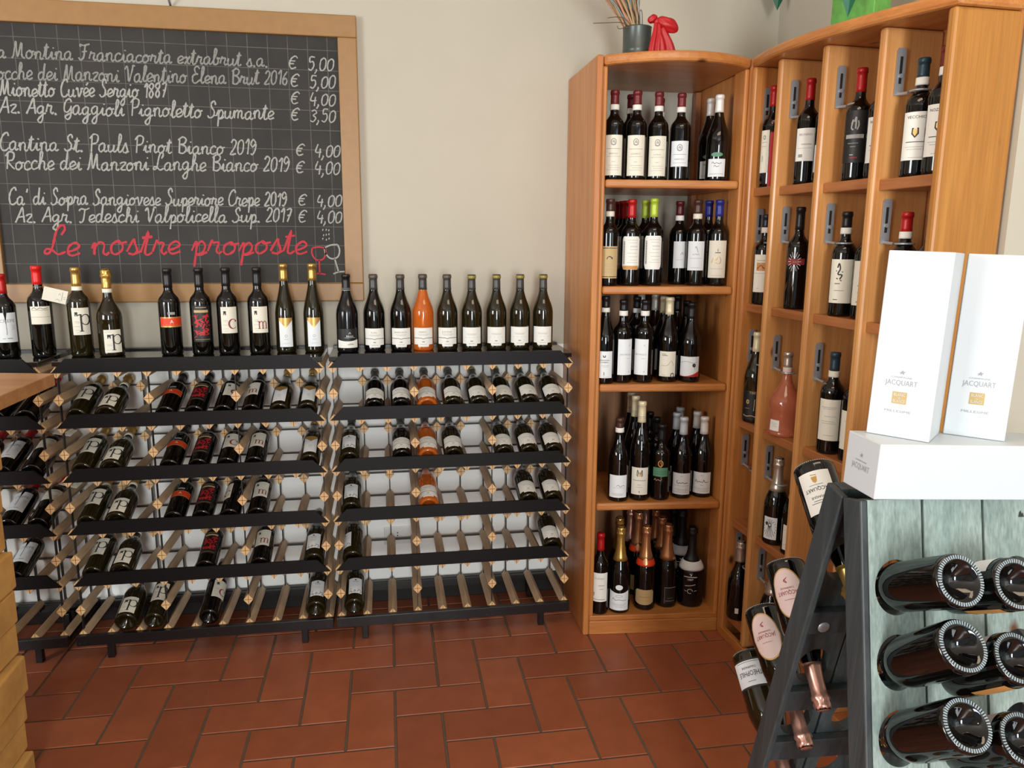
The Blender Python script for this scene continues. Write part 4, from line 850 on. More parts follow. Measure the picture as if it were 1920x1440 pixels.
B = [  # key, x, y, H, shelf, label
 ('a1', 1.042, -.045, .317, 0, 'maroon-capped bottle with tall cream label at left end of pine unit top compartment'),
 ('a2', 1.126, -.05, .318, 0, 'maroon-capped bottle with tall cream label, second from left on pine unit top compartment'),
 ('a2', 1.135, .05, .322, 0, 'maroon-capped bottle half hidden behind the second front bottle of top compartment'),
 ('a3', 1.209, -.05, .316, 0, 'maroon-capped bottle with tall cream label, third from left on pine unit top compartment'),
 ('a3', 1.268, .10, .322, 0, 'maroon-capped bottle set far back, peeking between third and fourth bottles of top compartment'),
 ('a4', 1.296, -.05, .315, 0, 'maroon-capped bottle with shorter higher white label, fourth from left in top compartment'),
 ('a5', 1.440, -.06, .313, 0, 'white-capped sloping bottle with green emblem at right of top compartment'),
 ('a5', 1.447, .035, .316, 0, 'white-capped sloping bottle standing behind the one with green emblem in top compartment'),
 ('b1', 1.032, -.06, .319, 1, 'brown-capped bottle with tan label at left end of second compartment'),
 ('b2', 1.120, -.05, .319, 1, 'red-capped bottle with white octagonal label and orange foot in second compartment'),
 ('b2', 1.128, .04, .319, 1, 'red-capped bottle nearest behind the front octagonal-label bottle in second compartment'),
 ('b2', 1.141, .13, .322, 1, 'red-capped bottle in the middle of the row behind the octagonal-label bottle'),
 ('b2', 1.151, .22, .324, 1, 'red-capped bottle at the very back of the row behind the octagonal-label bottle'),
 ('b3', 1.207, -.05, .324, 1, 'front lime-green-capped bottle with white octagonal label in second compartment'),
 ('b3', 1.208, .05, .323, 1, 'rear lime-green-capped bottle behind the front lime one in second compartment'),
 ('b4', 1.336, .02, .319, 1, 'wine-red-capped bottle with white neck band standing just behind the other banded one'),
 ('b5', 1.378, -.055, .321, 1, 'copper-brown-capped bottle with white neck band and white label in second compartment'),
 ('b6', 1.456, -.075, .321, 1, 'front blue-capped bottle with cream label and gold drawing in second compartment'),
 ('b6', 1.455, .02, .323, 1, 'middle blue-capped bottle behind the front blue-capped one in second compartment'),
 ('b6', 1.446, .11, .328, 1, 'rearmost blue-capped bottle of three in second compartment'),
 ('c1', 1.026, -.06, .333, 2, 'slim sloping bottle with black cap and white neck band at left of third compartment'),
 ('c2', 1.100, -.05, .318, 2, 'black-capped bottle with tall white label, left one of the matching pair in third compartment'),
 ('c3', 1.183, -.06, .318, 2, 'black-capped bottle with tall white label, right one of the matching pair in third compartment'),
 ('black_band', 1.187, .05, .322, 2, 'black-capped bottle with pale neck band behind the matching pair in third compartment'),
 ('grey_cap', 1.262, .22, .333, 2, 'grey-capped bottle at the very back of third compartment'),
 ('grey_cap', 1.292, .13, .327, 2, 'grey-capped bottle in the second last row of third compartment'),
 ('cream_cap', 1.296, .037, .324, 2, 'pale-tan-capped bottle directly behind the cream wax-capped one in third compartment'),
 ('c5', 1.283, -.055, .327, 2, 'front cream-capped bottle with cream label and small wheel drawing in third compartment'),
 ('black_cap', 1.390, .135, .32, 2, 'black-capped bottle deep in third compartment behind the red-striped label'),
 ('black_cap', 1.388, .03, .306, 2, 'black-capped bottle directly behind the red-striped label bottle in third compartment'),
 ('c8', 1.368, -.07, .307, 2, 'black-capped bottle with white label, black dot and red hill at right of third compartment'),
 ('d1', 1.097, -.06, .333, 3, 'brown-capped sloping bottle with neck band and white label at left of fourth compartment'),
 ('d2', 1.186, -.06, .337, 3, 'front cream-capped bottle with orange and black motif label in fourth compartment'),
 ('d2', 1.189, .03, .34, 3, 'middle cream-capped bottle of the row of three in fourth compartment'),
 ('d2', 1.200, .12, .336, 3, 'rearmost cream-capped bottle of the row of three in fourth compartment'),
 ('d3', 1.268, -.07, .304, 3, 'black-capped bottle with green band label in the middle of fourth compartment'),
 ('d3', 1.278, .02, .311, 3, 'black-capped bottle first behind the green band label in fourth compartment'),
 ('d3', 1.281, .11, .313, 3, 'black-capped bottle second behind the green band label in fourth compartment'),
 ('d3', 1.279, .20, .314, 3, 'black-capped bottle rearmost behind the green band label in fourth compartment'),
 ('d4', 1.362, -.06, .327, 3, 'front pale-blue-capped bottle with white label in fourth compartment'),
 ('d4', 1.372, .04, .323, 3, 'pale-blue-capped bottle just behind the front pale-blue one in fourth compartment'),
 ('d4', 1.425, .14, .322, 3, 'pale-blue-capped bottle farthest back near the right side of fourth compartment'),
 ('d5', 1.449, -.06, .326, 3, 'front white-capped bottle with white label at right end of fourth compartment'),
 ('d5', 1.460, .04, .325, 3, 'white-capped bottle behind the right end bottle of fourth compartment'),
 ('e1', 1.032, -.065, .337, 4, 'red-capped straight wine bottle with white label at left of bottom compartment'),
 ('e2', 1.117, -.06, .361, 4, 'front gold-foil sparkling bottle with white label and oval medallion in bottom compartment'),
 ('gold_hidden', 1.145, .05, .358, 4, 'gold-foil sparkling bottle behind the medallion one in bottom compartment'),
 ('e3', 1.229, -.05, .355, 4, 'front copper-foil sparkling bottle with orange collar and tan label in bottom compartment'),
 ('e3', 1.240, .08, .368, 4, 'copper-foil sparkling bottle with orange collar behind the front one in bottom compartment'),
 ('pink_hidden', 1.238, .18, .347, 4, 'pink-foil sparkling bottle at the back left of bottom compartment'),
 ('e4', 1.326, -.04, .352, 4, 'front copper-foil sparkling bottle with black framed label in bottom compartment'),
 ('rose_hidden', 1.336, .056, .348, 4, 'copper-foil sparkling bottle just behind the black framed label bottle'),
 ('rose_hidden', 1.345, .156, .345, 4, 'copper-foil sparkling bottle in the third row behind the black framed label bottle'),
 ('pink_hidden', 1.330, .248, .340, 4, 'pink-foil sparkling bottle at the very back beside the copper ones'),
 ('e6', 1.430, -.045, .336, 4, 'front squat matt black sparkling bottle with white collar in bottom compartment'),
 ('e6', 1.437, .085, .365, 4, 'rear tall matt black sparkling bottle with white collar in bottom compartment'),
 ('black_hidden', 1.445, .20, .335, 4, 'black-foil sparkling bottle at the back right of bottom compartment')]
TURN = {'c2': .35, 'c3': -.35, 'b4': .15, 'b1': .0, 'e4': .1}
for key, x, y, H, s, lab in B:
    o = place(key, (x, y, SZ[s] + .0003), faceZ(x, y, TURN.get(key, 0)), label=lab, group='bottles in the tall pine shelf unit', cat='champagne bottle' if PROTO[key].name.startswith('champ') else 'wine bottle')
    setH(o, key, H, {'e1': .97}.get(key))
    if key in ('b1', 'b2', 'b3', 'b4', 'b5', 'b6', 'c2', 'c3', 'black_band', 'd3', 'a1', 'a2', 'a3', 'a4'): o.scale[0] = o.scale[1] = 1.0
    if key in ('grey_cap', 'cream_cap', 'c5', 'c8', 'black_cap', 'd1', 'd2', 'd4', 'd5', 'a5', 'c1'): o.scale[0] = o.scale[1] = 1.0 if key != 'c1' else .95
    if key in ('e2', 'e3', 'e4', 'gold_hidden', 'rose_hidden', 'pink_hidden'): o.scale[0] = o.scale[1] = 1.0

# ------------------------------------------------------------------ pine wall shelf along the right wall
DY = [-.195, -.365, -.615, -.875, -1.12]        # near faces of the uprights
SHZ = [[1.660, 1.655, 1.648, 1.640], [1.243] * 4, [.80, .80, .805, .81], [.395, .395, .395, .39], [0.0, 0.0, 0.0, 0.0]]
def xf(y): return 1.497 - .05 * y
def ztop(y): return 2.112 - .055 * (-.165 - y) / .955
def wall_shelf():
    off = (1.62, -.62, FZ); root = empty('wall_shelf', off)
    tag(root, 'large orange pine bottle shelf with narrow upright bays along the right wall', 'shelf unit')
    D = .185; T = .028
    for i, y in enumerate(DY):
        x = xf(y); mt = 'pine_light' if i < 4 else 'pine_end'; d = D if i < 4 else .20
        zt = ztop(y) - .034
        MB().prism([(x, y), (x + d, y + .01), (x + d, y + T + .01), (x, y + T)], -.06 if 0 < i < 4 else FZ, zt).build('upright', mt if i else 'pine_z', root, off=off, bevel=.008)
    for k, zs in enumerate(SHZ):
        for c in range(4):
            y1 = DY[c]; y0 = DY[c + 1] + T; z = zs[c]
            MB().prism([(xf(y0) + .022, y0), (xf(y0) + D, y0 + .01), (xf(y1) + D, y1 + .01), (xf(y1) + .022, y1)], z - .03, z).build('shelf', 'pine_dark', root, off=off, bevel=.003)
    MB().prism([(xf(-1.092) - .0, -1.092), (xf(-.165) - .0, -.165), (xf(-.165) + .02, -.165), (xf(-1.092) + .02, -1.092)], FZ, -.061).build('plinth', 'pine_y', root, off=off, bevel=.003)
    MB().prism([(xf(-1.12) + D, -1.11), (xf(-.16) + D, -.157), (xf(-.16) + D + .01, -.157), (xf(-1.12) + D + .01, -1.11)], FZ, 2.05).build('back_panel', 'pine_dark', root, off=off)
    pts = []
    for k in range(21):
        t = k / 20; y = -.166 + (-1.13 + .166) * t
        pts.append((xf(y) + .004 - .075 * (1 - (2 * t - 1) ** 2) * (1 - .25 * t), y))
    v = []; f = []; n = len(pts)
    ring = pts + [(xf(-1.13) + D + .015, -1.115), (xf(-.166) + D + .015, -.15)]
    m = len(ring)
    v = [(x, y, ztop(y) - .034) for x, y in ring] + [(x, y, ztop(y)) for x, y in ring]
    f = [tuple(range(m)), tuple(range(m, 2 * m))[::-1]] + [(i, m + i, m + (i + 1) % m, (i + 1) % m) for i in range(m)]
    mb = MB(); mb.add(v, f); mb.build('bowed_top', 'pine_y', root, off=off, bevel=.010)
    # neck holders: slotted plate on the upright, with a ring arm for the neck
    for zi, cols in enumerate([(0, 1, 2, 3), (0, 1, 2, 3), (0, 1, 2), (0, 1, 2), (0, 1)]):
        for c in cols:
            y = DY[c] - .0005; x = xf(y) + .052; z = SHZ[zi][c] + .222
            if (zi, c) == (3, 0): z -= 0
            mb = MB()
            fr = [(-.013, 0), (.013, 0), (.013, .115), (.009, .122), (-.009, .122), (-.013, .115)]
            mb.prism([(x + a, z + b) for a, b in fr], y - .003, y, ax='y')
            mb.box(x - .004, y - .0035, z + .03, x + .004, y - .003, z + .10, 1)
            mb.tube([(x, y - .002, z + .004), (x, y - .016, z + .002), (x + .002, y - .040, z), ], .0045, 8)
            cx, cy = x + .014, DY[c] - .072
            mb.tube([(cx + .024 * cos(radians(a)), cy + .024 * sin(radians(a)), z) for a in range(70, 330, 20)], .003, 6)
            mb.tube([(x, y - .003, z + .05), (x, y - .008, z + .05)], .006, 8)
            mb.build('neck_holder', ['steel', 'strap'], root, off=off)
wall_shelf()
for key, x, y, H, row, col, lab in [
 ('f1', 1.565, -.235, .345, 0, 0, 'red-capped bottle with half white half red label in first upper bay of wall shelf'),
 ('f2', 1.584, -.439, .335, 0, 1, 'red-capped bottle with white label in second upper bay of wall shelf'),
 ('side', 1.600, -.527, .325, 0, 1, 'bottle whose white label peeks out beside the red-capped one in second upper bay'),
 ('f3', 1.597, -.697, .322, 0, 2, 'red-capped bottle with black label and grey crest in third upper bay'),
 ('f5', 1.612, -.785, .312, 0, 2, 'bottle with gold shield label peeking out beside the black-label one in third upper bay'),
 ('f4', 1.609, -.950, .303, 0, 3, 'dark-teal-capped bottle with white neck band and label in last upper bay'),
 ('f5', 1.615, -1.030, .316, 0, 3, 'maroon-capped bottle with shield label half hidden by the end panel of last upper bay'),
 ('g1', 1.566, -.235, .322, 1, 0, 'navy-capped bottle with cream picture label in first bay, second row'),
 ('g2', 1.584, -.434, .341, 1, 1, 'all-black bottle with red band and sun rays in second bay, second row'),
 ('g3', 1.596, -.685, .317, 1, 2, 'black-capped bottle with white neck band and cream label in third bay, second row'),
 ('g3', 1.615, -.775, .312, 1, 2, 'bottle with cream label sliver beside the upright of third bay, second row'),
 ('g4', 1.606, -.948, .307, 1, 3, 'red-capped bottle with white neck band behind the tall white gift box'),
 ('ashcap', 1.618, -1.034, .303, 1, 3, 'grey-capped bottle beside the end panel behind the white gift boxes'),
 ('h1', 1.562, -.235, .339, 2, 0, 'cream-capped bottle with black and tan art label in first bay, third row'),
 ('h2', 1.575, -.440, .294, 2, 1, 'wide conical bottle of pink rose wine with silver cap in second bay, third row'),
 ('side', 1.612, -.538, .292, 2, 1, 'dark bottle behind the rose wine bottle in second bay, third row'),
 ('h3', 1.593, -.690, .324, 2, 2, 'teal-capped bottle with cream label in third bay, third row'),
 ('ashcap', 1.610, -.785, .319, 2, 2, 'dark bottle with cream label sliver right of the teal-capped one in third bay'),
 ('i2', 1.575, -.430, .319, 3, 1, 'silver-foil sparkling bottle with white starburst label in second bay, fourth row'),
 ('i2b', 1.590, -.535, .325, 3, 1, 'silver-foil sparkling bottle with plain cream label in second bay, fourth row'),
 ('j1', 1.553, -.230, .32, 4, 0, 'silver-foil dark sparkling bottle at the bottom of first bay'),
 ('j2', 1.580, -.440, .32, 4, 1, 'dark sparkling bottle at the bottom of second bay behind the upside-down champagne')]:
    z = SHZ[row][col] + .0003
    o = place(key, (x, y, z), faceZ(x, y, -.15), label=lab, group='bottles in the pine wall shelf', cat='champagne bottle' if PROTO[key].name.startswith('champ') else 'wine bottle')
    setH(o, key, H, .98)

# ------------------------------------------------------------------ riddling rack (A-frame) with champagne and gift boxes
RHO = radians(2.0); HP = 1.0965
EX = Vector((cos(RHO), 0, -sin(RHO))); EZ = Vector((sin(RHO), 0, cos(RHO))); EY = Vector((0, 1, 0))
PO = Vector((1.039, -1.618, .997)) - EZ * HP
PF = Matrix((EX, EY, EZ)).transposed().to_4x4(); PF.translation = PO
ANG = radians(13.5); PW = .125; NCOL = 5
def board(root, sgn, rows, front_mat, rx=.042, rs=.050):
    """sgn -1 the board towards the room, +1 the one towards the back wall; s runs down the board from the apex"""
    up = Vector((0, sgn * sin(ANG), -cos(ANG))); nrm = Vector((0, sgn * cos(ANG), sin(ANG)))
    top = Vector((0, 0, HP)) + nrm * .054
    S1 = 1.06
    def P(x, s, d): return Vector((x, 0, 0)) + top + up * s - nrm * d
    for c in range(NCOL):
        x0 = c * PW + (.003 if c else .0145); x1 = (c + 1) * PW - .003; mb = MB(); th = .026
        cells = []; s0 = 0.0; cuts = [0.0] + [(rows[i] + rows[i + 1]) / 2 for i in range(len(rows) - 1)] + [S1]
        def plate(x0, sA, x1, sB, hole):
            n = 40; cx, cs = hole
            angs = sorted(set([2 * pi * k / n for k in range(n)] + [atan2((sy - cs), (sx - cx)) % (2 * pi) for sx in (x0, x1) for sy in (sA, sB)]))
            outer = []; inner = []
            for a in angs:
                ca, sa = cos(a), sin(a); t = 1e9
                if abs(ca) > 1e-9: t = min(t, ((x1 if ca > 0 else x0) - cx) / ca)
                if abs(sa) > 1e-9: t = min(t, ((sB if sa > 0 else sA) - cs) / sa)
                outer.append((cx + ca * t, cs + sa * t)); inner.append((cx + rx * ca, cs + rs * sa))
            m = len(angs)
            v = [P(p[0], p[1], 0) for p in outer] + [P(p[0], p[1], 0) for p in inner] + [P(p[0], p[1], th) for p in outer] + [P(p[0], p[1], th) for p in inner]
            f = []
            for i in range(m):
                j = (i + 1) % m
                f += [(i, j, m + j, m + i), (2 * m + i, 3 * m + i, 3 * m + j, 2 * m + j), (m + i, m + j, 3 * m + j, 3 * m + i), (i, 2 * m + i, 2 * m + j, j)]
            if sgn < 0: f = [q[::-1] for q in f]
            mb.add(v, f)
        for i, s in enumerate(rows): plate(x0, cuts[i], x1, cuts[i + 1], (c * PW + .068, s))
        mb.build('plank', front_mat, root)
    for x0, x1, e in ((0, .0142, 1.085), (NCOL * PW - .0025, NCOL * PW + .03, 1.055)):
        v = [P(x, s, d) for x in (x0, x1) for s in (-.0, e) for d in (-.001, .053)]
        f = [(0, 1, 3, 2), (4, 6, 7, 5), (0, 4, 5, 1), (2, 3, 7, 6), (0, 2, 6, 4), (1, 5, 7, 3)]
        mb = MB(); mb.add(v, f); mb.build('side_stile', 'grey_dark', root, bevel=.003)
    for s in ((.06, .36, .63, .9) if sgn < 0 else (.07, .31, .525, .675, .83)):
        v = [P(x, s + q, d) for x in (.0145, NCOL * PW - .003) for q in (-.028, .028) for d in (.0262, .046)]
        mb = MB(); mb.add(v, [(0, 1, 3, 2), (4, 6, 7, 5), (0, 4, 5, 1), (2, 3, 7, 6), (0, 2, 6, 4), (1, 5, 7, 3)]); mb.build('cross_batten', 'grey_dark', root, bevel=.002)
    return P
def riddling():
    root = empty('riddling_rack'); root.matrix_world = PF
    tag(root, 'grey stained wooden A-frame riddling rack holding upside-down champagne, in right foreground', 'bottle rack')
    P = board(root, -1, [.158, .292, .426, .560, .694, .828, .962], 'grey_plank')
    Q = board(root, 1, [.17, .445, .60, .75, .905], 'grey_inner', .037, .047)
    mb = MB(); mb.lathe([(0, -.003), (.011, -.003), (.013, 0)], 16); 
    for s in (.32,):
        o = MB().lathe([(0, .004), (.008, .004), (.012, .002), (.013, 0)], 16).build('bolt', 'steel', root, True)
        o.location = Q(.05, s, .0465); o.rotation_euler = (pi / 2 + ANG, 0, 0)
    t = MB(); v, f, w = text2d('PADOVANI'); pp = .011 / .7
    nrm = Vector((0, -cos(ANG), sin(ANG)))
    t.add([tuple(P(.395 + a * pp, .038 - b * pp, -.0008)) for a, b in v], f)
    t.add([tuple(P(.325 + a, .030 - b, -.0008)) for a, b in [(0, -.006), (.012, -.006), (.010, .002), (.007, 0), (.005, .006), (.002, .002)]], [(0, 1, 2, 3, 4, 5)])
    t.build('burnt_brand', 'ink', root)
riddling()
K2 = {}
def magnum(key, glass, foilc):
    b = Bottle('champagne_bottle', 'champagne', glass).foil(foilc, .80 if key[0] == 'n' else .70)
    # knurled ring round the punt
    mb = MB(); n = 56
    for k in range(n):
        a = 2 * pi * k / n; T = Matrix.Rotation(a, 4, 'Z')
        mb.box(-.0011, -.0405, -.0006, .0011, -.0345, .0022, 0, T)
    mb.build('knurled_ring', 'knurl_glint', b.root, bevel=0)
    PROTO[key] = b.root
    return b
b = magnum('n_teal', 'glass_dark', 'gold'); b.shape(lambda t: (.06 + .0 * t, .33 - .06 * t * t), .055, 'label_teal', n=20, ang=pi).prints([('s', [(-.006, .25), (.004, .24), (.0, .2), (.008, .18)], .0016), ('l', -.01, .01, .14, .001)], 'ink_grey').label(.004, .06, .30, 'ink_grey', 'label_edge', ang=pi + .66, e=.0009)
b = magnum('n_dark', 'glass_dark', 'gold'); b.label(.075, .07, .33, 'black_label', ang=.2).label(.0025, .075, .325, 'ink_grey', 'label_edge', ang=1.1, e=.0011)
b = magnum('n_amber', 'glass_dark', 'rosegold'); b.label(.085, .08, .34, 'label_amber', ang=0).prints([('l', -.036, .036, .32, .002), ('t', 'BRUT', 0, .2, .012)], 'ink').label(.05, .06, .20, 'cool', 'back_label', ang=pi)
b = magnum('f_white', 'glass_dark', 'gold'); b.label(.068, .08, .37, 'paper').prints([('t', 'JACQUART', 0, .195, .008, .052), ('t', 'MOSAIQUE', 0, .255, .005, .034), ('l', -.02, .02, .30, .001), ('l', -.014, .014, .285, .001)], 'ink').prints([('p', [(-.006, .12), (.006, .12), (.004, .155), (0, .165), (-.004, .155)]), ('s', [(-.006, .11), (.006, .105)], .002)], 'label_gold', 'label_seal').prints([('l', -.014, .014, .175, .0012)], 'ink_grey')
b = magnum('f_pink', 'glass_dark', 'pinkgold'); b.oval(.072, .245, .35, 'label_gold', 'label_rim').oval(.066, .245, .33, 'label_pink', e=.001).prints([('t', 'JACQUART', 0, .23, .009, .048), ('t', 'CHAMPAGNE', 0, .205, .004, .03), ('l', -.012, .012, .29, .0008), ('s', [(-.004, .14), (.004, .16), (-.002, .175), (.003, .15)], .0016)], 'ink_red', e=.0016)
b = magnum('f_theo', 'glass_olive', 'pinkgold'); b.label(.088, .07, .29, 'ink', 'label_border').label(.088, .085, .275, 'cool', e=.001).prints([('t', 'THÉOPHILE', 0, .165, .012, .06), ('l', -.03, .03, .095, .001), ('t', 'CHAMPAGNE', 0, .13, .005, .036), ('l', -.01, .01, .24, .001)], 'ink', e=.0016)
def riddled(key, base, d, spin, lab, g):
    d = Vector(d).normalized(); th = atan2(-d.y, d.z)
    mw = PF @ Matrix.Translation(Vector((base[0], base[1], base[2] + HP))) @ Matrix.Rotation(th, 4, 'X') @ Matrix.Rotation(spin, 4, 'Z')
    o = place(key, (0, 0, 0), label=lab, group=g, cat='champagne bottle'); o.matrix_world = mw; return o
GN = 'champagne bottles on the front board of the riddling rack'; GB = 'champagne bottles on the rear board of the riddling rack'
riddled('n_teal', (.070, -.232, -.062), (0, .142, -.079), -.9, 'upside-down champagne with teal label, uppermost in left column of front board', GN)
riddled('n_dark', (.071, -.256, -.163), (0, .134, -.111), 1.9, 'dark upside-down champagne, second from top in left column of front board', GN)
riddled('n_dark', (.069, -.291, -.280), (0, .138, -.121), 1.9, 'dark upside-down champagne, third from top in left column of front board', GN)
riddled('n_amber', (.193, -.215, -.080), (0, .142, -.079), 2.7, 'upside-down champagne with amber label, uppermost in second column of front board', GN)
riddled('n_amber', (.193, -.240, -.200), (0, .134, -.111), 2.7, 'upside-down champagne with amber label, second from top in second column of front board', GN)
riddled('n_amber', (.195, -.275, -.325), (0, .138, -.121), 2.7, 'upside-down champagne with amber label, third from top in second column of front board', GN)
riddled('f_white', (.075, .225, -.010), (0, -.215, -.225), pi + .72, 'upside-down champagne with white rectangular label, uppermost behind the riddling rack', GB)
riddled('f_pink', (.075, .296, -.262), (0, -.216, -.243), pi + .72, 'upside-down champagne with pink oval label, upper one of two behind the riddling rack', GB)
riddled('f_pink', (.075, .374, -.419), (0, -.257, -.211), pi + .75, 'upside-down champagne with pink oval label, lower one of two behind the riddling rack', GB)
riddled('f_theo', (.075, .413, -.560), (0, -.257, -.211), pi + .72, 'upside-down champagne with grey-edged white label, lowest behind the riddling rack', GB)

def gift_box(loc, yaw, dims, lab, prints):
    w, d, h = dims
    root = empty('gift_box'); root.matrix_world = PF @ Matrix.Translation(Vector((loc[0], loc[1], loc[2] + HP))) @ Matrix.Rotation(yaw, 4, 'Z')
    tag(root, lab, 'gift box', 'white champagne gift boxes')
    body = MB().box(0, 0, 0, w, d, h).build('box_body', 'box', root, bevel=.0018)
    for kind, pl, items, m in prints:
        mb = MB()
        def put(vv, ff):
            o = []
            for a, b in vv:
                o.append((a, -.0005, b) if pl == 'front' else (-.0005, d - a, b))
            mb.add(o, ff if pl == 'front' else ff)
        for it in items:
            if it[0] == 't':
                v, f, tw = text2d(it[1]); k = it[4] / .7; kx = it[5] / tw if len(it) > 5 else k
                put([(it[2] + a * kx, it[3] + b * k) for a, b in v], f)
            elif it[0] == 'r': put([(it[1], it[2]), (it[3], it[2]), (it[3], it[4]), (it[1], it[4])], [(0, 1, 2, 3)])
            elif it[0] == 's': put(*ribbon2d(crom(it[1], 4) if len(it[1]) > 2 else it[1], it[2]))
            elif it[0] == 'p': put(it[1], [tuple(range(len(it[1])))])
        mb.build(kind, m, body)
    return root
def star(cx, cz, s): return [('p', [(cx - s, cz), (cx - .3 * s, cz + .25 * s), (cx, cz + .8 * s), (cx + .35 * s, cz + .3 * s), (cx + s, cz + .45 * s), (cx + .4 * s, cz - .1 * s), (cx + .5 * s, cz - .6 * s), (cx - .1 * s, cz - .25 * s), (cx - .7 * s, cz - .6 * s), (cx - .4 * s, cz - .05 * s)])]
def logo(cx):
    return [('brand_print', 'front', [('t', 'JACQUART', cx, .096, .0095, .053), ('t', 'CHAMPAGNE', cx, .109, .003, .034)] + star(cx, .119, .006), 'box_grey'),
            ('gold_square', 'front', [('r', cx - .012, .062, cx + .012, .084)], 'box_gold'),
            ('script_print', 'front', [('t', 'MILLESIME', cx, .046, .0045, .044)], 'box_grey')]
def squaretext(root_, cx):
    body = root_.children[0]; mb = MB()
    for s, z in (('BLANC', .0765), ('de', .0715), ('BLANCS', .0645)):
        v, f, tw = text2d(s); k = (.0055 if s != 'de' else .003) / .7
        mb.add([(cx + a * (min(k, .019 / tw) if s != 'de' else k), -.0011, z + b * k) for a, b in v], f)
    mb.build('square_lettering', 'box', body)
ZB = .0225
g0 = gift_box((.008, -.079, ZB), radians(-3), (.36, .103, .101), 'long white champagne gift box lying flat on top of the riddling rack',
    [('brand_print', 'side', [('t', 'JACQUART', .05, .040, .0105, .056), ('t', 'CHAMPAGNE', .05, .0545, .003, .036)] + star(.05, .066, .006), 'box_grey')])
g1 = gift_box((.036, .006, ZB + .1015), radians(-47), (.105, .105, .335), 'upright white champagne gift box, left one of two on the lying box', logo(.048))
g2 = gift_box((.190, -.002, ZB + .1015), radians(-39), (.099, .099, .335), 'upright white champagne gift box, right one of two on the lying box', logo(.046))
squaretext(g1, .048); squaretext(g2, .046)

# ------------------------------------------------------------------ counter at left
def counter():
    off = (-1.15, -.9, FZ); root = empty('bar_counter', off)
    tag(root, 'sandstone-clad bar counter with wooden top at the left edge', 'counter')
    zt = 1.096
    MB().prism([(-.712, -.60), (-1.9, -.36), (-1.9, -2.2), (-.700, -2.2), (-.708, -.95)], zt - .034, zt).build('counter_top', 'counter', root, off=off, bevel=.002)
    rn = random.Random(21); mb = MB(); z = FZ
    while z < zt - .06:
        h = rn.uniform(.07, .13)
        if z + h > zt - .05: h = zt - .036 - z
        j = rn.uniform(-.010, .010); y = -.64
        x1 = -.862 + j
        while y > -2.0:
            l = rn.uniform(.2, .4); k = rn.uniform(-.008, .008)
            a = [(x1 + k, y + rn.uniform(-.004, .004)), (x1 + k + rn.uniform(-.01, .01), y - l + .004), (-1.5, y - l + .004), (-1.5, y)]
            mb.prism(a[::-1], z + .002, z + h - rn.uniform(.002, .006)); y -= l
        z += h
    MB.box(mb, -1.5, -2.0, FZ, -.90, -.66, zt - .04)
    mb.build('stone_cladding', 'stone', root, off=off, bevel=.006)
counter()

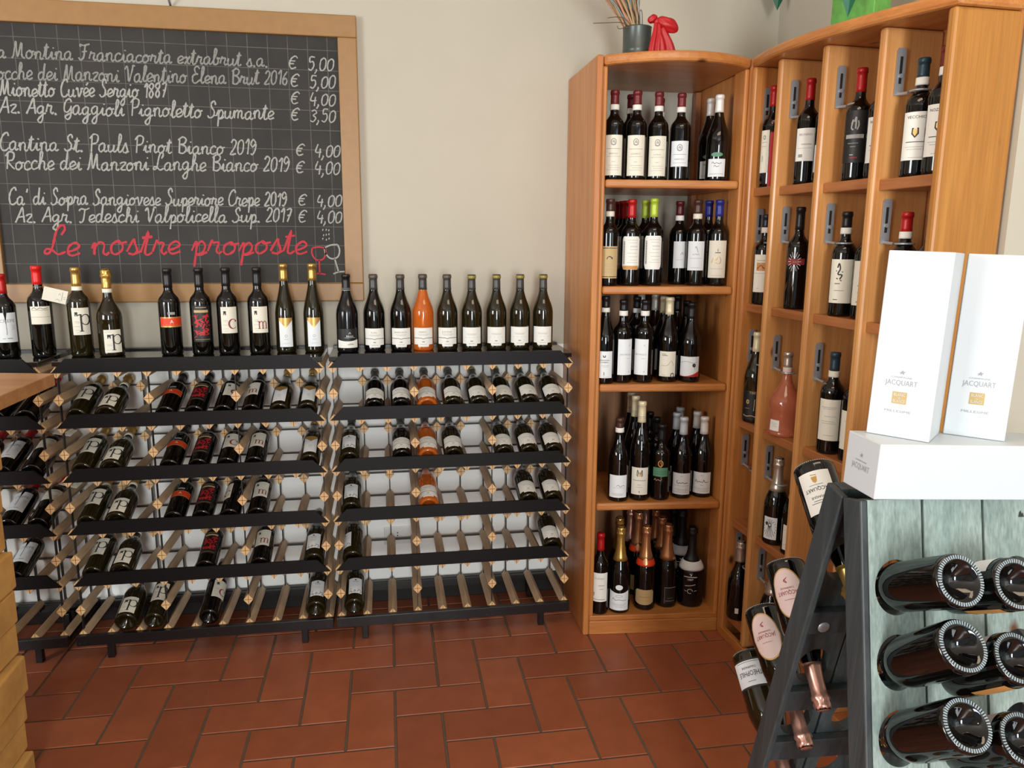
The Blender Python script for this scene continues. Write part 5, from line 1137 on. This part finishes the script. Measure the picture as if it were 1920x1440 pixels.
# ------------------------------------------------------------------ small things: pot with dried grasses, green paper, socket
def pot():
    x, y, z = 1.117, -.045, 2.1123
    root = empty('flower_pot', (x, y, z)); tag(root, 'dark zinc pot with dried grasses and a red bow on the bowed-top shelf unit', 'flower pot')
    H = .108; R = .051
    pr = [(0, 0), (R * .96, 0), (R * .98, .003), (R * .98, .014), (R * 1.0, .017), (R * .98, .020), (R * .98, .027), (R * 1.0, .030), (R * .98, .033), (R, H - .004), (R * 1.03, H), (R * .97, H), (R * .95, .08), (0, .08)]
    MB().lathe(pr, 36).build('pot_body', 'zinc', root, True)
    rn = random.Random(8)
    for k in range(34):
        a = rn.uniform(-1.0, .12); q = rn.uniform(-.35, .35); L = rn.uniform(.22, .38); bx, by = rn.uniform(-.028, .018), rn.uniform(-.02, .02)
        d = Vector((sin(a) * .62 - .12, q * .5, 1)).normalized(); m = ('straw', 'straw_pink', 'straw_blue', 'straw')[k % 4]
        p0 = Vector((bx, by, .08)); bend = Vector((-.02, rn.uniform(-.01, .01), -.008))
        pts = [p0, p0 + d * L * .4 + bend * .2, p0 + d * L * .75 + bend, p0 + d * L + bend * 2.5]
        MB().tube(crom(pts, 3), [rn.uniform(.0018, .0042)] * 9 + [.001], 6).build('dried_stem', m, root, True)
    for pts in ([(-.02, -.01, .07), (-.06, -.015, .089), (-.12, -.02, .085), (-.17, -.025, .080)], [(-.02, -.02, .07), (-.05, -.02, .10), (-.08, -.022, .106), (-.118, -.025, .100)], [(-.03, -.03, .07), (-.052, -.035, .069), (-.08, -.04, .062), (-.087, -.04, .072)],
                [(0.0, 0, .06), (.004, -.01, .13), (.012, -.012, .128), (.016, -.01, .075)], [(.0, .0, .06), (-.005, 0, .16), (-.002, 0, .30)], [(.01, .0, .06), (.005, 0, .16), (.012, 0, .30)], [(-.03, 0, .1), (-.06, 0, .145), (-.10, 0, .175)]):
        pts = [(a, b, c + .03) for a, b, c in pts]
        MB().tube(crom(pts, 4), .0013, 6).build('dried_twig', 'straw_dark', root, True)
    # bow: two loops, knot and two tails
    K_ = Vector((.054, -.050, .120))
    def cloth(name, path, w0, w1, amp, ph=0.0, n=9, face=False):
        pp = crom(path, 5); m = len(pp); v = []; f = []
        for i, c in enumerate(pp):
            t = i / (m - 1); w = w0 + (w1 - w0) * t if not face else w0 + (w1 - w0) * sin(pi * t)
            for k in range(n):
                u = k / (n - 1) - .5
                if face: v.append((c.x + .003 * sin(k * 1.9 + ph), c.y + u * w, c.z + amp * sin(k * 1.6 + 5 * t + ph)))
                else: v.append((c.x + u * w, c.y + amp * sin(u * 13 + ph) * (.25 + t), c.z))
        for i in range(m - 1):
            for k in range(n - 1): q = i * n + k; f.append((q, q + 1, q + n + 1, q + n))
        mb = MB(); mb.add(v, f); o = mb.build(name, 'bow', root, True)
        s_ = o.modifiers.new('thick', 'SOLIDIFY'); s_.thickness = .0016
        b_ = o.modifiers.new('sub', 'SUBSURF'); b_.levels = 1; b_.render_levels = 1
    cloth('bow_tail', [(.054, -.056, .118), (.052, -.062, .085), (.046, -.064, .045), (.043, -.060, .0015)], .022, .050, .007)
    cloth('bow_tail', [(.062, -.052, .116), (.072, -.060, .085), (.088, -.064, .045), (.098, -.060, .0015)], .030, .078, .009, 1.4)
    for (c, rx, ry, rz, tilt) in (((.094, -.054, .110), .043, .020, .023, .42), ((.039, -.050, .128), .019, .014, .013, -.5)):
        prof = [(sin(pi * k / 14), -cos(pi * k / 14)) for k in range(15)]; prof[0] = (0, -1); prof[-1] = (0, 1)
        mb = MB(); mb.lathe(prof, 28, rf=lambda r, z, a: r * (1 + .10 * sin(5 * a + 2.5 * z) + .06 * sin(9 * a - 4 * z)))
        T = Matrix.Translation(Vector(c)) @ Matrix.Rotation(tilt, 4, 'Y') @ Matrix.Diagonal((rx, ry, rz, 1)) @ Matrix.Rotation(pi / 2, 4, 'Y')
        mb.v = [tuple(T @ Vector(q)) for q in mb.v]; mb.build('bow_loop', 'bow', root, True)
    MB().lathe([(0, -.013), (.008, -.011), (.011, 0), (.008, .011), (0, .013)], 14).build('bow_knot', 'bow', root, True).location = K_
pot()
def pendant(loc, w, h, lab, zc):
    root = empty('hanging_pennant', loc); tag(root, lab, 'decoration', 'green foil pennants')
    mb = MB(); d = .012
    mb.add([(0, 0, 0), (-w, 0, h), (0, -d, h), (w, 0, h), (0, d, h), (0, 0, h * 1.9)], [(0, 2, 1), (0, 3, 2), (0, 4, 3), (0, 1, 4), (5, 1, 2), (5, 2, 3), (5, 3, 4), (5, 4, 1)])
    mb.build('pennant_body', 'green_foil', root)
    MB().tube([(0, 0, h * 1.88), (0, 0, 2.9 - loc[2] - .001)], .0008, 6).build('hanging_thread', 'straw', root)
pendant((1.776, .20, 2.379), .052, .10, 'dark green pointed pennant hanging by the wall corner above the shelves', 0)
pendant((1.505, -.745, 2.091), .05, .115, 'dark green pointed pennant hanging in front of the green paper bag', 0)
def bag():
    x, y = 1.60, -.655; z = ztop(y) + .006
    root = empty('gift_bag', (x, y, z)); tag(root, 'light green patterned paper bag standing on top of the wall shelf', 'bag')
    root.rotation_euler = (0, 0, radians(-72))
    mb = MB(); mb.box(-.075, -.035, 0, .075, .035, .19); o = mb.build('bag_body', 'green_bag', root, bevel=.002)
    for sy in (-.033, .033): MB().tube(crom([(-.03, sy, .188), (-.03, sy, .22), (0, sy, .245), (.03, sy, .22), (.03, sy, .188)], 4), .0022, 6).build('bag_handle', 'green_foil', root, True)
bag()
def socket():
    root = empty('wall_socket', (.228, WY, .2)); tag(root, 'white electrical socket plate on the wall seen through the right rack', 'socket')
    boxpart('cover_plate', 'plastic_white', root, (-.058, -.008, -.040), (.058, 0, .040), .003)
    for x in (-.012, 0.0, .012):
        MB().lathe([(0, .001), (.0028, .001), (.0028, 0)], 10).build('socket_hole', 'ink', root).location = (.0, -.0085, x)
        root.children[-1].rotation_euler = (pi / 2, 0, 0)
socket()

# prototypes that no bottle used
for key, o in PROTO.items():
    if key not in USED:
        for ch in list(o.children):
            for g in list(ch.children): bpy.data.objects.remove(g)
            bpy.data.objects.remove(ch)
        bpy.data.objects.remove(o)
